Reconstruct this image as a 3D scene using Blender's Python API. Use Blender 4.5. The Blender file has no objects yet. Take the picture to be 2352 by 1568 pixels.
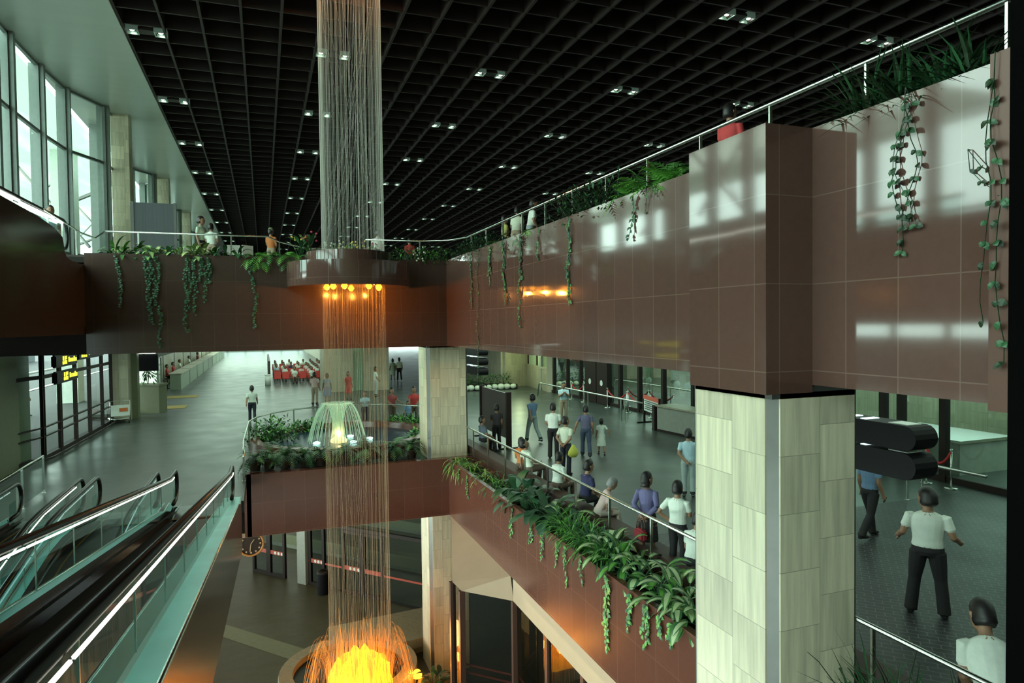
import bpy, bmesh, math, random
from mathutils import Vector, Matrix, kdtree
R = random.Random(7)
SC = bpy.context.scene
COL = SC.collection
PI = math.pi
# ------------------------------------------------------------------ camera (image taken as 2352 x 1568)
F = 1550.0; CX, CY = 1176.0, 784.0
YAW = math.atan((1176 - 605) / F); PITCH = math.atan(41 / F); ROLL = 0.012; ZC = 4.4
FW = Vector((math.sin(YAW) * math.cos(PITCH), math.cos(YAW) * math.cos(PITCH), -math.sin(PITCH)))
RT0 = Vector((math.cos(YAW), -math.sin(YAW), 0)); UP0 = RT0.cross(FW)
RT = math.cos(ROLL) * RT0 - math.sin(ROLL) * UP0
UP = math.sin(ROLL) * RT0 + math.cos(ROLL) * UP0
EYE = Vector((0, 0, ZC))
cd = bpy.data.cameras.new('camera'); cam = bpy.data.objects.new('camera', cd); COL.objects.link(cam)
cd.sensor_width = 36; cd.lens = F * 36 / 2352; cd.clip_start = .05; cd.clip_end = 600
M = Matrix.Identity(4)
for i in range(3):
    M[i][0] = RT[i]; M[i][1] = UP[i]; M[i][2] = -FW[i]; M[i][3] = EYE[i]
cam.matrix_world = M
SC.camera = cam

def ray(px, py):
    return FW + (px - CX) / F * RT - (py - CY) / F * UP
def onz(px, py, z):
    d = ray(px, py); return EYE + d * ((z - ZC) / d.z)
def onx(px, py, x):
    d = ray(px, py); return EYE + d * (x / d.x)
def ony(px, py, y):
    d = ray(px, py); return EYE + d * (y / d.y)
def colx(px, y, z):          # world x of a picture column on the line (y, z)
    lo, hi = -60., 90.
    for _ in range(50):
        m = (lo + hi) / 2; v = Vector((m, y, z)) - EYE
        if CX + F * v.dot(RT) / max(v.dot(FW), .01) < px: lo = m
        else: hi = m
    return lo
def coly(px, x, z):          # world y of a picture column on the line (x, z), x > 0
    lo, hi = .5, 140.
    for _ in range(50):
        m = (lo + hi) / 2; v = Vector((x, m, z)) - EYE
        if (CX + F * v.dot(RT) / max(v.dot(FW), .01) > px) == (x > 0): lo = m
        else: hi = m
    return lo
# ------------------------------------------------------------------ materials
def nd(nt, t, **kw):
    n = nt.nodes.new(t)
    for k, v in kw.items():
        if k.startswith('i_'):
            key = k[2:]; key = int(key) if key.isdigit() else key.replace('_', ' ')
            n.inputs[key].default_value = v
        else: setattr(n, k, v)
    return n
def rgb(c, f=1.0): return (max(0, c[0] * f), max(0, c[1] * f), max(0, c[2] * f), 1)
def base_mat(name):
    m = bpy.data.materials.new(name); m.use_nodes = True
    return m, m.node_tree, m.node_tree.nodes['Principled BSDF']
def mk(name, c, rough=.5, metal=0., var=.15, scale=6., spec=.5, emit=None, es=0., stretch=None, bump=0.):
    m, nt, b = base_mat(name)
    b.inputs['Roughness'].default_value = rough; b.inputs['Metallic'].default_value = metal
    b.inputs['Specular IOR Level'].default_value = spec
    if emit: b.inputs['Emission Color'].default_value = rgb(emit); b.inputs['Emission Strength'].default_value = es
    tc = nd(nt, 'ShaderNodeTexCoord')
    src = tc.outputs['Object']
    if stretch:
        mp = nd(nt, 'ShaderNodeMapping'); mp.inputs['Scale'].default_value = stretch
        nt.links.new(src, mp.inputs['Vector']); src = mp.outputs['Vector']
    n = nd(nt, 'ShaderNodeTexNoise', i_Scale=scale, i_Detail=4.)
    nt.links.new(src, n.inputs['Vector'])
    r = nd(nt, 'ShaderNodeMix', data_type='RGBA')
    r.inputs['A'].default_value = rgb(c, 1 - var); r.inputs['B'].default_value = rgb(c, 1 + var)
    nt.links.new(n.outputs['Fac'], r.inputs['Factor'])
    nt.links.new(r.outputs['Result'], b.inputs['Base Color'])
    if bump:
        bp = nd(nt, 'ShaderNodeBump', i_Strength=bump, i_Distance=.02)
        nt.links.new(n.outputs['Fac'], bp.inputs['Height']); nt.links.new(bp.outputs['Normal'], b.inputs['Normal'])
    return m
def emat(name, c, s):
    m, nt, b = base_mat(name)
    b.inputs['Base Color'].default_value = rgb(c); b.inputs['Emission Color'].default_value = rgb(c); b.inputs['Emission Strength'].default_value = s
    n = nd(nt, 'ShaderNodeTexNoise', i_Scale=3.)
    nt.links.new(n.outputs['Fac'], b.inputs['Roughness'])
    return m
def mth(nt, op, a, b=None):
    n = nd(nt, 'ShaderNodeMath', operation=op)
    for i, v in enumerate((a, b)):
        if v is None: continue
        if isinstance(v, (int, float)): n.inputs[i].default_value = v
        else: nt.links.new(v, n.inputs[i])
    return n.outputs[0]
def pos_uv(nt):
    g = nd(nt, 'ShaderNodeNewGeometry'); s = nd(nt, 'ShaderNodeSeparateXYZ')
    nt.links.new(g.outputs['Position'], s.inputs[0])
    return g, mth(nt, 'ADD', s.outputs[0], s.outputs[1]), s.outputs[2], s
def panelled(name, c, joint, pu, pv, v0, rough, var, streak, jw=.012, tone=.12, stagger=0., spec=.5, u0=0.):
    """stone cladding: panels pu x pv with joints, tone differences per panel, streaked grain"""
    m, nt, b = base_mat(name)
    g, u, v, s = pos_uv(nt)
    v = mth(nt, 'DIVIDE', mth(nt, 'SUBTRACT', v, v0), pv)
    u = mth(nt, 'DIVIDE', mth(nt, 'SUBTRACT', u, u0), pu)
    fu = mth(nt, 'FLOOR', u)
    if stagger:
        v = mth(nt, 'ADD', v, mth(nt, 'MULTIPLY', mth(nt, 'FRACT', mth(nt, 'MULTIPLY', fu, .5)), stagger))
    fv = mth(nt, 'FLOOR', v)
    cmb = nd(nt, 'ShaderNodeCombineXYZ'); nt.links.new(fu, cmb.inputs[0]); nt.links.new(fv, cmb.inputs[1])
    wn = nd(nt, 'ShaderNodeTexWhiteNoise', noise_dimensions='2D'); nt.links.new(cmb.outputs[0], wn.inputs['Vector'])
    mp = nd(nt, 'ShaderNodeMapping'); mp.inputs['Scale'].default_value = streak
    nt.links.new(g.outputs['Position'], mp.inputs['Vector'])
    ad = nd(nt, 'ShaderNodeVectorMath', operation='ADD'); nt.links.new(mp.outputs[0], ad.inputs[0])
    sc = nd(nt, 'ShaderNodeVectorMath', operation='SCALE'); sc.inputs['Scale'].default_value = 7.
    nt.links.new(wn.outputs['Color'], sc.inputs[0]); nt.links.new(sc.outputs[0], ad.inputs[1])
    n = nd(nt, 'ShaderNodeTexNoise', i_Scale=1., i_Detail=5., i_Roughness=.6); nt.links.new(ad.outputs[0], n.inputs['Vector'])
    f = mth(nt, 'ADD', mth(nt, 'MULTIPLY', mth(nt, 'SUBTRACT', n.outputs['Fac'], .5), var * 4), mth(nt, 'MULTIPLY', mth(nt, 'SUBTRACT', wn.outputs['Value'], .5), tone * 2))
    f = mth(nt, 'ADD', f, 1.)
    vm = nd(nt, 'ShaderNodeVectorMath', operation='SCALE'); vm.inputs[0].default_value = c
    nt.links.new(f, vm.inputs['Scale'])
    a = mth(nt, 'LESS_THAN', mth(nt, 'FRACT', u), jw / pu); d = mth(nt, 'LESS_THAN', mth(nt, 'FRACT', v), jw / pv)
    k = mth(nt, 'MAXIMUM', a, d)
    mx = nd(nt, 'ShaderNodeMix', data_type='RGBA'); mx.inputs['B'].default_value = rgb(joint)
    nt.links.new(k, mx.inputs['Factor']); nt.links.new(vm.outputs[0], mx.inputs['A'])
    nt.links.new(mx.outputs['Result'], b.inputs['Base Color'])
    b.inputs['Roughness'].default_value = rough; b.inputs['Specular IOR Level'].default_value = spec
    return m
def tiles(name, c1, c2, joint, w, h, rough, spec=.5, mortar=.02, rot=0.):
    m, nt, b = base_mat(name)
    g = nd(nt, 'ShaderNodeNewGeometry'); mp = nd(nt, 'ShaderNodeMapping'); mp.inputs['Rotation'].default_value = (0, 0, rot)
    nt.links.new(g.outputs['Position'], mp.inputs['Vector'])
    br = nd(nt, 'ShaderNodeTexBrick', i_Scale=1., i_Mortar_Size=mortar, i_Brick_Width=w, i_Row_Height=h)
    br.inputs['Color1'].default_value = rgb(c1); br.inputs['Color2'].default_value = rgb(c2); br.inputs['Mortar'].default_value = rgb(joint)
    nt.links.new(mp.outputs[0], br.inputs['Vector']); nt.links.new(br.outputs['Color'], b.inputs['Base Color'])
    n = nd(nt, 'ShaderNodeTexNoise', i_Scale=.8, i_Detail=3.); nt.links.new(g.outputs['Position'], n.inputs['Vector'])
    nt.links.new(mth(nt, 'ADD', mth(nt, 'MULTIPLY', n.outputs['Fac'], .2), rough - .1), b.inputs['Roughness'])
    b.inputs['Specular IOR Level'].default_value = spec
    return m
def glassy(name, tint, gl=.12, rough=.02):
    m, nt, b = base_mat(name); nt.nodes.remove(b)
    t = nd(nt, 'ShaderNodeBsdfTransparent'); t.inputs['Color'].default_value = rgb(tint)
    g = nd(nt, 'ShaderNodeBsdfGlossy'); g.inputs['Roughness'].default_value = rough; g.inputs['Color'].default_value = (.9, 1, .95, 1)
    lw = nd(nt, 'ShaderNodeLayerWeight', i_Blend=.25)
    n = nd(nt, 'ShaderNodeTexNoise', i_Scale=.6)
    f = mth(nt, 'ADD', mth(nt, 'MULTIPLY', lw.outputs['Fresnel'], .6), mth(nt, 'MULTIPLY', n.outputs['Fac'], gl))
    x = nd(nt, 'ShaderNodeMixShader'); nt.links.new(f, x.inputs[0]); nt.links.new(t.outputs[0], x.inputs[1]); nt.links.new(g.outputs[0], x.inputs[2])
    nt.links.new(x.outputs[0], nt.nodes['Material Output'].inputs['Surface'])
    return m
def veil(name, c, op, em=None, es=0.):
    """thin falling water: partly see-through, scattering whatever light reaches it; em adds a painted-in glow"""
    m, nt, b = base_mat(name); nt.nodes.remove(b)
    t = nd(nt, 'ShaderNodeBsdfTransparent')
    d = nd(nt, 'ShaderNodeBsdfDiffuse'); d.inputs['Color'].default_value = rgb(c)
    tl = nd(nt, 'ShaderNodeBsdfTranslucent'); tl.inputs['Color'].default_value = rgb(c)
    a = nd(nt, 'ShaderNodeMixShader'); a.inputs[0].default_value = .5
    nt.links.new(d.outputs[0], a.inputs[1]); nt.links.new(tl.outputs[0], a.inputs[2])
    sh = a
    if em:
        e = nd(nt, 'ShaderNodeEmission', i_Strength=es); e.inputs['Color'].default_value = rgb(em)
        ad = nd(nt, 'ShaderNodeAddShader'); nt.links.new(a.outputs[0], ad.inputs[0]); nt.links.new(e.outputs[0], ad.inputs[1]); sh = ad
    n = nd(nt, 'ShaderNodeTexNoise', i_Scale=9.)
    x = nd(nt, 'ShaderNodeMixShader')
    nt.links.new(mth(nt, 'MULTIPLY', mth(nt, 'ADD', n.outputs['Fac'], .5), op), x.inputs[0])
    nt.links.new(t.outputs[0], x.inputs[1]); nt.links.new(sh.outputs[0], x.inputs[2])
    nt.links.new(x.outputs[0], nt.nodes['Material Output'].inputs['Surface'])
    return m
def leafmat(name, c):
    m, nt, b = base_mat(name)
    g = nd(nt, 'ShaderNodeNewGeometry'); n = nd(nt, 'ShaderNodeTexNoise', i_Scale=5.); nt.links.new(g.outputs['Position'], n.inputs['Vector'])
    r = nd(nt, 'ShaderNodeMix', data_type='RGBA'); r.inputs['A'].default_value = rgb(c, .55); r.inputs['B'].default_value = rgb(c, 1.5)
    nt.links.new(n.outputs['Fac'], r.inputs['Factor']); nt.links.new(r.outputs['Result'], b.inputs['Base Color'])
    b.inputs['Roughness'].default_value = .42
    return m
# ------------------------------------------------------------------ mesh builder
class MB:
    def __init__(s): s.v = []; s.f = []; s.m = []
    def add(s, vs, fs, mi=0):
        o = len(s.v); s.v += [tuple(p) for p in vs]; s.f += [tuple(i + o for i in f) for f in fs]; s.m += [mi] * len(fs); return s
    def box(s, x0, x1, y0, y1, z0, z1, mi=0):
        x0, x1 = min(x0, x1), max(x0, x1); y0, y1 = min(y0, y1), max(y0, y1); z0, z1 = min(z0, z1), max(z0, z1)
        return s.add([(x0, y0, z0), (x1, y0, z0), (x1, y1, z0), (x0, y1, z0), (x0, y0, z1), (x1, y0, z1), (x1, y1, z1), (x0, y1, z1)],
                     [(3, 2, 1, 0), (4, 5, 6, 7), (0, 1, 5, 4), (1, 2, 6, 5), (2, 3, 7, 6), (3, 0, 4, 7)], mi)
    def prism(s, poly, z0, z1, mi=0):
        n = len(poly); vs = [(p[0], p[1], z0) for p in poly] + [(p[0], p[1], z1) for p in poly]
        fs = [tuple(reversed(range(n))), tuple(range(n, 2 * n))] + [(i, (i + 1) % n, n + (i + 1) % n, n + i) for i in range(n)]
        return s.add(vs, fs, mi)
    def obox(s, p, q, w, z0, z1, mi=0):
        """box standing on the ground line p-q, w thick"""
        d = Vector((q[0] - p[0], q[1] - p[1])).normalized(); n = Vector((-d.y, d.x)) * w / 2
        return s.prism([(p[0] - n.x, p[1] - n.y), (q[0] - n.x, q[1] - n.y), (q[0] + n.x, q[1] + n.y), (p[0] + n.x, p[1] + n.y)], z0, z1, mi)
    def quad(s, a, b, c, d, mi=0): return s.add([a, b, c, d], [(0, 1, 2, 3)], mi)
    def tube(s, pts, r, n=8, mi=0, cap=True):
        pts = [Vector(p) for p in pts]; rs = r if isinstance(r, (list, tuple)) else [r] * len(pts)
        vs = []; fs = []; prev = None
        for i, p in enumerate(pts):
            d = (pts[min(i + 1, len(pts) - 1)] - pts[max(i - 1, 0)])
            d = d.normalized() if d.length > 1e-9 else Vector((0, 0, 1))
            if prev is None:
                a = d.orthogonal().normalized()
            else:
                a = prev - d * prev.dot(d); a = a.normalized() if a.length > 1e-6 else d.orthogonal().normalized()
            prev = a; b = d.cross(a)
            vs += [p + (a * math.cos(2 * PI * k / n) + b * math.sin(2 * PI * k / n)) * rs[i] for k in range(n)]
        for i in range(len(pts) - 1):
            fs += [(i * n + k, i * n + (k + 1) % n, (i + 1) * n + (k + 1) % n, (i + 1) * n + k) for k in range(n)]
        if cap: fs += [tuple(reversed(range(n))), tuple(range((len(pts) - 1) * n, len(pts) * n))]
        return s.add(vs, fs, mi)
    def lathe(s, prof, c=(0, 0, 0), n=24, mi=0, a0=0, a1=2 * PI, sy=1.):
        full = abs(a1 - a0 - 2 * PI) < 1e-6; k = n if full else n + 1; vs = []; fs = []
        for r, z in prof:
            vs += [(c[0] + r * math.cos(a0 + (a1 - a0) * i / n), c[1] + sy * r * math.sin(a0 + (a1 - a0) * i / n), c[2] + z) for i in range(k)]
        for j in range(len(prof) - 1):
            for i in range(n):
                i2 = (i + 1) % k
                fs.append((j * k + i, j * k + i2, (j + 1) * k + i2, (j + 1) * k + i))
        return s.add(vs, fs, mi)
    def cyl(s, c, r, h, n=16, mi=0, sy=1.): return s.lathe([(0.0001, 0), (r, 0), (r, h), (0.0001, h)], c, n, mi, sy=sy)
    def ball(s, c, r, n=10, mi=0, sz=1.):
        return s.lathe([(r * math.cos(t) + 1e-5, r * sz * math.sin(t)) for t in [PI * (i / n - .5) for i in range(n + 1)]], c, n + 4, mi)
    def disc(s, c, r, n=20, mi=0, ax='z', sx=1.):
        q = []
        for i in range(n):
            a = 2 * PI * i / n; u, w = r * math.cos(a) * sx, r * math.sin(a)
            q.append({'z': (c[0] + u, c[1] + w, c[2]), 'y': (c[0] + u, c[1], c[2] + w), 'x': (c[0], c[1] + u, c[2] + w)}[ax])
        return s.add(q, [tuple(range(n))], mi)
    def leaf(s, p, d, L, W, droop=.3, mi=0, m2=None, seg=4, up=Vector((0, 0, 1)), fold=.12):
        """leaf blade: starts at p along d, bends down; m2 colours the middle"""
        p = Vector(p); d = Vector(d).normalized(); side = d.cross(up)
        side = side.normalized() if side.length > 1e-4 else Vector((1, 0, 0))
        cols = 4 if m2 is not None else 2; vs = []; q = p.copy(); dd = d.copy()
        for i in range(seg + 1):
            t = i / seg; w = W * (math.sin(PI * min(1, t * .92 + .06)) ** .8) / 2
            nn = side.cross(dd)
            for k in range(cols + 1):
                e = k / cols * 2 - 1
                vs.append(q + side * w * e + nn * abs(e) * w * fold)
            dd = (dd - up * droop / seg * (1 + t)).normalized(); q = q + dd * L / seg
        c1 = cols + 1
        o = len(s.v); s.v += [tuple(v) for v in vs]
        for i in range(seg):
            for k in range(cols):
                s.f.append(tuple(o + j for j in (i * c1 + k, i * c1 + k + 1, (i + 1) * c1 + k + 1, (i + 1) * c1 + k)))
                s.m.append(m2 if (m2 is not None and k in (1, 2)) else mi)
        return s
    def build(s, name, mats, parent=None, smooth=False, org=None):
        me = bpy.data.meshes.new(name); vs = s.v
        if org is not None: vs = [(v[0] - org[0], v[1] - org[1], v[2] - org[2]) for v in vs]
        me.from_pydata(vs, [], s.f); mats = mats if isinstance(mats, (list, tuple)) else [mats]
        for m in mats: me.materials.append(m)
        me.polygons.foreach_set('material_index', s.m)
        if smooth: me.polygons.foreach_set('use_smooth', [True] * len(s.f))
        me.update(); o = bpy.data.objects.new(name, me); COL.objects.link(o)
        if parent: o.parent = parent
        return o
def smooth_by_angle(o, ang=.7):
    me = o.data; me.polygons.foreach_set('use_smooth', [True] * len(me.polygons))
    bm = bmesh.new(); bm.from_mesh(me)
    for e in bm.edges:
        if len(e.link_faces) == 2 and e.calc_face_angle(0) > ang: e.smooth = False
    bm.to_mesh(me); bm.free()
def bevel(o, w, seg=2):
    bm = bmesh.new(); bm.from_mesh(o.data); bmesh.ops.remove_doubles(bm, verts=bm.verts, dist=1e-5)
    bmesh.ops.bevel(bm, geom=list(bm.edges), offset=w, segments=seg, affect='EDGES', clamp_overlap=True); bm.to_mesh(o.data); bm.free(); return o
def tag(o, label, cat, group=None, kind=None):
    if label: o['label'] = label
    if cat: o['category'] = cat
    if group: o['group'] = group
    if kind: o['kind'] = kind
    return o
def thing(name, label, cat, loc=(0, 0, 0), rz=0., group=None, kind=None):
    o = bpy.data.objects.new(name, None); COL.objects.link(o); o.location = loc; o.rotation_euler = (0, 0, rz); o.empty_display_size = .1
    return tag(o, label, cat, group, kind)
def struct(o, label=None):
    o['kind'] = 'structure'
    if label: o['label'] = label; 
    return o
def dup(root, loc, rz=0., label=None, group=None, scale=1.):
    r = root.copy(); COL.objects.link(r); r.location = loc; r.rotation_euler = (0, 0, rz); r.scale = (scale,) * 3
    if label: r['label'] = label
    if group: r['group'] = group
    for ch in list(root.children):
        c = ch.copy(); COL.objects.link(c); c.parent = r
        for g in list(ch.children):
            d = g.copy(); COL.objects.link(d); d.parent = c
    return r
ORD = ['first', 'second', 'third', 'fourth', 'fifth', 'sixth', 'seventh', 'eighth', 'ninth', 'tenth', 'eleventh', 'twelfth', 'thirteenth', 'fourteenth', 'fifteenth', 'sixteenth']
def area(name, loc, rot, sx, sy, power, c):
    l = bpy.data.lights.new(name, 'AREA'); l.shape = 'RECTANGLE'; l.size = sx; l.size_y = sy; l.energy = power; l.color = c
    o = bpy.data.objects.new(name, l); COL.objects.link(o); o.location = loc; o.rotation_euler = rot; return o
def point(name, loc, power, c, r=.1):
    l = bpy.data.lights.new(name, 'POINT'); l.energy = power; l.color = c; l.shadow_soft_size = r
    o = bpy.data.objects.new(name, l); COL.objects.link(o); o.location = loc; return o
# ------------------------------------------------------------------ material set
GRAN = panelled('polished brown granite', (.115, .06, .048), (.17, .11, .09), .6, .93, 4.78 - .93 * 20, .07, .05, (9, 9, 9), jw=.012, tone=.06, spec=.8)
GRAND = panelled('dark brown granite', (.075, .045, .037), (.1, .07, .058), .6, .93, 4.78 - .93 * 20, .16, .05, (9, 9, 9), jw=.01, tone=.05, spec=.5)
GRANL = panelled('red brown granite', (.115, .04, .026), (.15, .07, .05), .6, .93, 4.78 - .93 * 20, .2, .05, (9, 9, 9), jw=.01, tone=.06, spec=.5)
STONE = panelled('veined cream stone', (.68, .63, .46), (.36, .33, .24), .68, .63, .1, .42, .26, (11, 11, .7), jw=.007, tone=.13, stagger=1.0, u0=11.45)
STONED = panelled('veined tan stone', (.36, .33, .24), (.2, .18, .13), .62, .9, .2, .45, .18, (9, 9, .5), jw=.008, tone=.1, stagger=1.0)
FLOOR = tiles('dark slate tiles', (.062, .075, .066), (.055, .066, .058), (.045, .054, .048), .3, .3, .33, spec=.45, mortar=.006)
BRICKF = tiles('dark brick pavers', (.032, .032, .033), (.022, .022, .025), (.10, .10, .095), .24, .12, .42, mortar=.007, rot=.785)
BASEF = tiles('brown basement tiles', (.085, .075, .045), (.07, .062, .038), (.06, .052, .03), .4, .2, .45, mortar=.006)
PALEF = mk('pale floor band', (.2, .22, .15), .5)
CONC = mk('grey concrete', (.3, .31, .27), .7)
SOFF = mk('white soffit paint', (.6, .62, .55), .7, var=.05)
WCEIL = mk('glossy white ceiling panels', (.46, .52, .47), .3, var=.08, scale=.5, stretch=(.3, 4, 1))
COFF = mk('dark bronze coffer louvre', (.022, .013, .011), .5, var=.3, scale=3)
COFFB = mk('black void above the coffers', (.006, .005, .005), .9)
STEEL = mk('brushed stainless steel', (.62, .66, .6), .25, 1., var=.1, scale=20)
STEELD = mk('dull dark steel', (.17, .17, .16), .35, .6)
ALU = mk('grey aluminium mullion', (.22, .25, .23), .4, .4)
BRONZE = mk('dark bronze frame', (.022, .014, .012), .55, .0, spec=.2)
BROWNF = mk('red brown frame', (.11, .05, .035), .4, .2)
BLACK = mk('black rubber', (.008, .008, .009), .35)
BLACKM = mk('matt black enamel', (.006, .006, .007), .5, spec=.12)
GLASS = glassy('window glass', (.86, .95, .9), .06)
BALG = glassy('balustrade glass', (.72, .86, .84), .16)
DKG = glassy('smoked glass', (.42, .46, .44), .18)
CYAN = mk('steel deck tinted by cyan light', (.3, .78, .76), .35, .35, var=.25, scale=1.2)  # cyan light on the steel is put into its base colour
SKIRT = mk('ribbed steel skirt', (.2, .22, .22), .35, .6, var=.4, scale=3)
TREAD = mk('dark ribbed treads', (.02, .02, .022), .5, .3, var=.5, scale=40, stretch=(1, 14, 1))
TUBE = emat('warm fluorescent tube', (1., .97, .8), 3.2)
TUBEC = emat('cool tube', (.75, 1., .98), 1.2)
TUBEW = emat('white fluorescent tube', (.9, 1., .85), 5.)
LAMP = emat('spotlight bulb', (.85, 1., .82), 14.)
LAMPR = mk('lamp tray with painted glow', (.2, .3, .24), .3, .5, emit=(.5, .8, .6), es=.07)  # weak emission stands in for bulb light on the tray
ORB = emat('orange lamp', (1., .36, .02), 4.)
YEL = mk('yellow marking paint', (.5, .4, .05), .5)
YELS = emat('lit yellow sign strokes', (.95, .9, .05), 1.1)
PEACH = mk('peach plaster', (.42, .29, .19), .75, var=.06, scale=2)
GREYP = mk('corrugated grey screen', (.09, .1, .11), .6, var=.5, scale=9, stretch=(6, 6, .02))
ROAD = mk('asphalt road', (.045, .04, .046), .8)
OUTW = mk('white rendered pier', (.75, .8, .72), .8)
OUTG = mk('corrugated outside wall', (.22, .27, .29), .7, var=.4, scale=8, stretch=(1, 6, .02))
MIDG = glassy('office glass', (.72, .82, .76), .1)
CANOPY = veil('milky canopy sheet', (.36, .44, .36), .98)
WATER = mk('dark pool water', (.012, .03, .05), .25, var=.3, scale=2, spec=.2, bump=.2)
TERRA = mk('brown glazed pot', (.05, .03, .022), .35)
SOIL = mk('dark soil', (.02, .016, .012), .9)
PEBB = mk('white pebbles', (.55, .6, .5), .7)
RED = mk('red upholstery', (.5, .03, .02), .5)
REDB = mk('red band', (.45, .07, .04), .5)
WHITEP = mk('white enamel', (.72, .76, .7), .4)
OLIVE = mk('olive laminate', (.14, .16, .09), .45)
BOARD = mk('dark brown board', (.045, .03, .028), .5)
MAT = mk('ochre door mat', (.3, .22, .06), .9)
STR_U = veil('clear water strands', (1., 1., .92), .5)
STR_L = veil('lamp tinted water strands', (.95, .72, .5), .34)  # amber lamp light is also put into the strand colour
JETW = veil('white water jets', (.8, 1., .85), .5)
JETO = veil('water jets with amber glow', (1., .6, .2), .3, (1., .3, .03), .25)  # water emits a little itself, imitating glow from the pool lamps
FOAMO = veil('foam with amber glow', (1., .6, .12), .55, (1., .42, .02), 1.6)  # amber tint and emission imitate lamps shining through the foam
FOAMW = veil('foam with yellow glow', (1., .95, .6), .6, (1., .85, .4), .9)  # emission imitates pool lamp glow; the foam is no source
LG = [leafmat('leaf ' + n, c) for n, c in (('mid green', (.075, .2, .05)), ('dark green', (.03, .105, .04)), ('bright green', (.13, .36, .06)), ('yellow green', (.28, .36, .07)), ('blue green', (.035, .10, .055)), ('pale cream green', (.42, .52, .28)), ('deep shade', (.012, .035, .012)))]
FLW = mk('white petals', (.7, .75, .6), .6); FLP = mk('pink red petals', (.6, .06, .12), .6); FLY = mk('yellow petals', (.65, .5, .06), .6)
ROPE = mk('red rope', (.5, .03, .03), .7)
SIGNR = mk('red sign header', (.6, .1, .06), .5); SIGNW = mk('white sign face', (.75, .8, .75), .5); SIGNK = mk('dark sign lettering', (.12, .14, .14), .6)

b = GRAN.node_tree.nodes['Principled BSDF']; b.inputs['Specular IOR Level'].default_value = .72; b.inputs['IOR'].default_value = 1.5; b.inputs['Coat Weight'].default_value = .15; b.inputs['Coat Roughness'].default_value = .04
# ------------------------------------------------------------------ setting
TOP, BOT = 6.45, 3.7         # upper slab edge
XA, YA = 5.55, 21.12         # right and far edge of the opening
LOW = -1.77; BZ = -7.2; CEIL = 14.5
m = MB(); m.box(-6.95, 45, YA + .5, 131, -.3, 0); m.box(-8.2, -.55, 18.3, YA + .5, -.3, 0); m.box(-8.2, -5.45, -4, 18.3, -.3, 0); m.box(XA + .9, 45, 12, YA + .5, -.3, 0)
struct(m.build('floor', FLOOR), 'dark slate tiled concourse floor')
m = MB(); m.box(XA + .9, 45, -4, 12, -.3, 0); struct(m.build('floor_brick', BRICKF), 'dark brick paved concourse floor at lower right')
m = MB(); m.box(-12, 30, -4, 60, BZ - .2, BZ); struct(m.build('floor_basement', BASEF), 'brown tiled lower level floor')
b0, b1, b2, b3 = onz(500, 1428, BZ), onz(500, 1456, BZ), onz(690, 1525, BZ), onz(690, 1487, BZ)
m = MB(); d = (b3 - b0).normalized() * 6; z = BZ + .004
m.add([(p.x, p.y, z) for p in (b0 - d, b1 - d, b2 + d, b3 + d)], [(0, 1, 2, 3)]); struct(m.build('floor_band', PALEF), 'pale stripe across the lower level floor')
# lower opening edges: planter boxes in red brown granite
m = MB(); m.box(-.62, XA, YA, YA + .12, LOW, .06); m.box(-.55, XA + .9, YA + .12, YA + .5, LOW, 0.02); m.box(-.55, -.43, YA, YA + .5, LOW, .06)
struct(m.build('wall_lower_far', GRANL), 'red brown granite edge below the fountain terrace')
m = MB(); m.box(XA, XA + .12, -3, YA + .12, LOW, .02); m.box(XA + .12, XA + .9, -3, YA + .12, LOW, -.35); m.box(XA + .78, XA + .9, -3, YA + .12, -.35, .02)
struct(m.build('wall_lower_right', GRANL), 'red brown granite planter edge along the right side of the opening')
m = MB(); m.box(XA + .12, XA + .78, -3, YA + .1, -.36, -.1); struct(m.build('planter_soil', SOIL), 'dark soil in the long planter')
m = MB(); m.box(XA + .9, XA + 1.3, 3, YA + 2, 0, .3); struct(m.build('wall_curb', mk('brown curb stone', (.06, .03, .022), .6)), 'low brown granite curb behind the railing')
# upper opening edges
m = MB(); m.box(-9.2, -4.5, YA - .01, YA + .13, BOT, TOP - .3); struct(m.build('wall_upper_shade', mk('brown granite with painted shade', (.012, .007, .006), .5, spec=.1)), 'shade-darkened end of the far balcony edge below the left gallery')  # shade under the gallery is painted in as near-black granite
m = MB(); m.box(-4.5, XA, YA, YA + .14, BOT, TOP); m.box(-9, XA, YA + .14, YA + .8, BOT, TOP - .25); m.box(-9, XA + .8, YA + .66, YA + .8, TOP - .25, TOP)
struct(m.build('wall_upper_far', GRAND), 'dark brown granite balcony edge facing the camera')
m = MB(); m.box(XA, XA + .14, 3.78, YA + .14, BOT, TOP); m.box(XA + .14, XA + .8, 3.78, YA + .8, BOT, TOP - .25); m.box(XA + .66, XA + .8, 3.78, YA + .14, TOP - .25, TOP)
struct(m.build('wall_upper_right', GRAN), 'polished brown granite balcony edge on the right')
m = MB(); m.box(4.93, XA, 5.7, 7.04, 3.62, TOP); struct(m.build('wall_pilaster', GRAN), 'granite box projecting from the right balcony edge')
m = MB(); m.box(XA - .06, XA + .5, 3.62, 3.78, BOT - .05, TOP + .05); struct(m.build('trim_1', BROWNF), 'brown strip at the near end of the right balcony edge')
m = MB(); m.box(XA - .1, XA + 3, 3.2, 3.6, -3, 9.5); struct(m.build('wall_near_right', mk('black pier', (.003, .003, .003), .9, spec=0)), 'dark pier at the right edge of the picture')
m = MB(); m.box(XA + .14, XA + .66, 3.8, YA + .6, TOP - .3, TOP - .1); m.box(-8, XA + .14, YA + .14, YA + .66, TOP - .3, TOP - .1); struct(m.build('planter_soil', SOIL), 'dark soil along the upper balcony planters')
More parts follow.
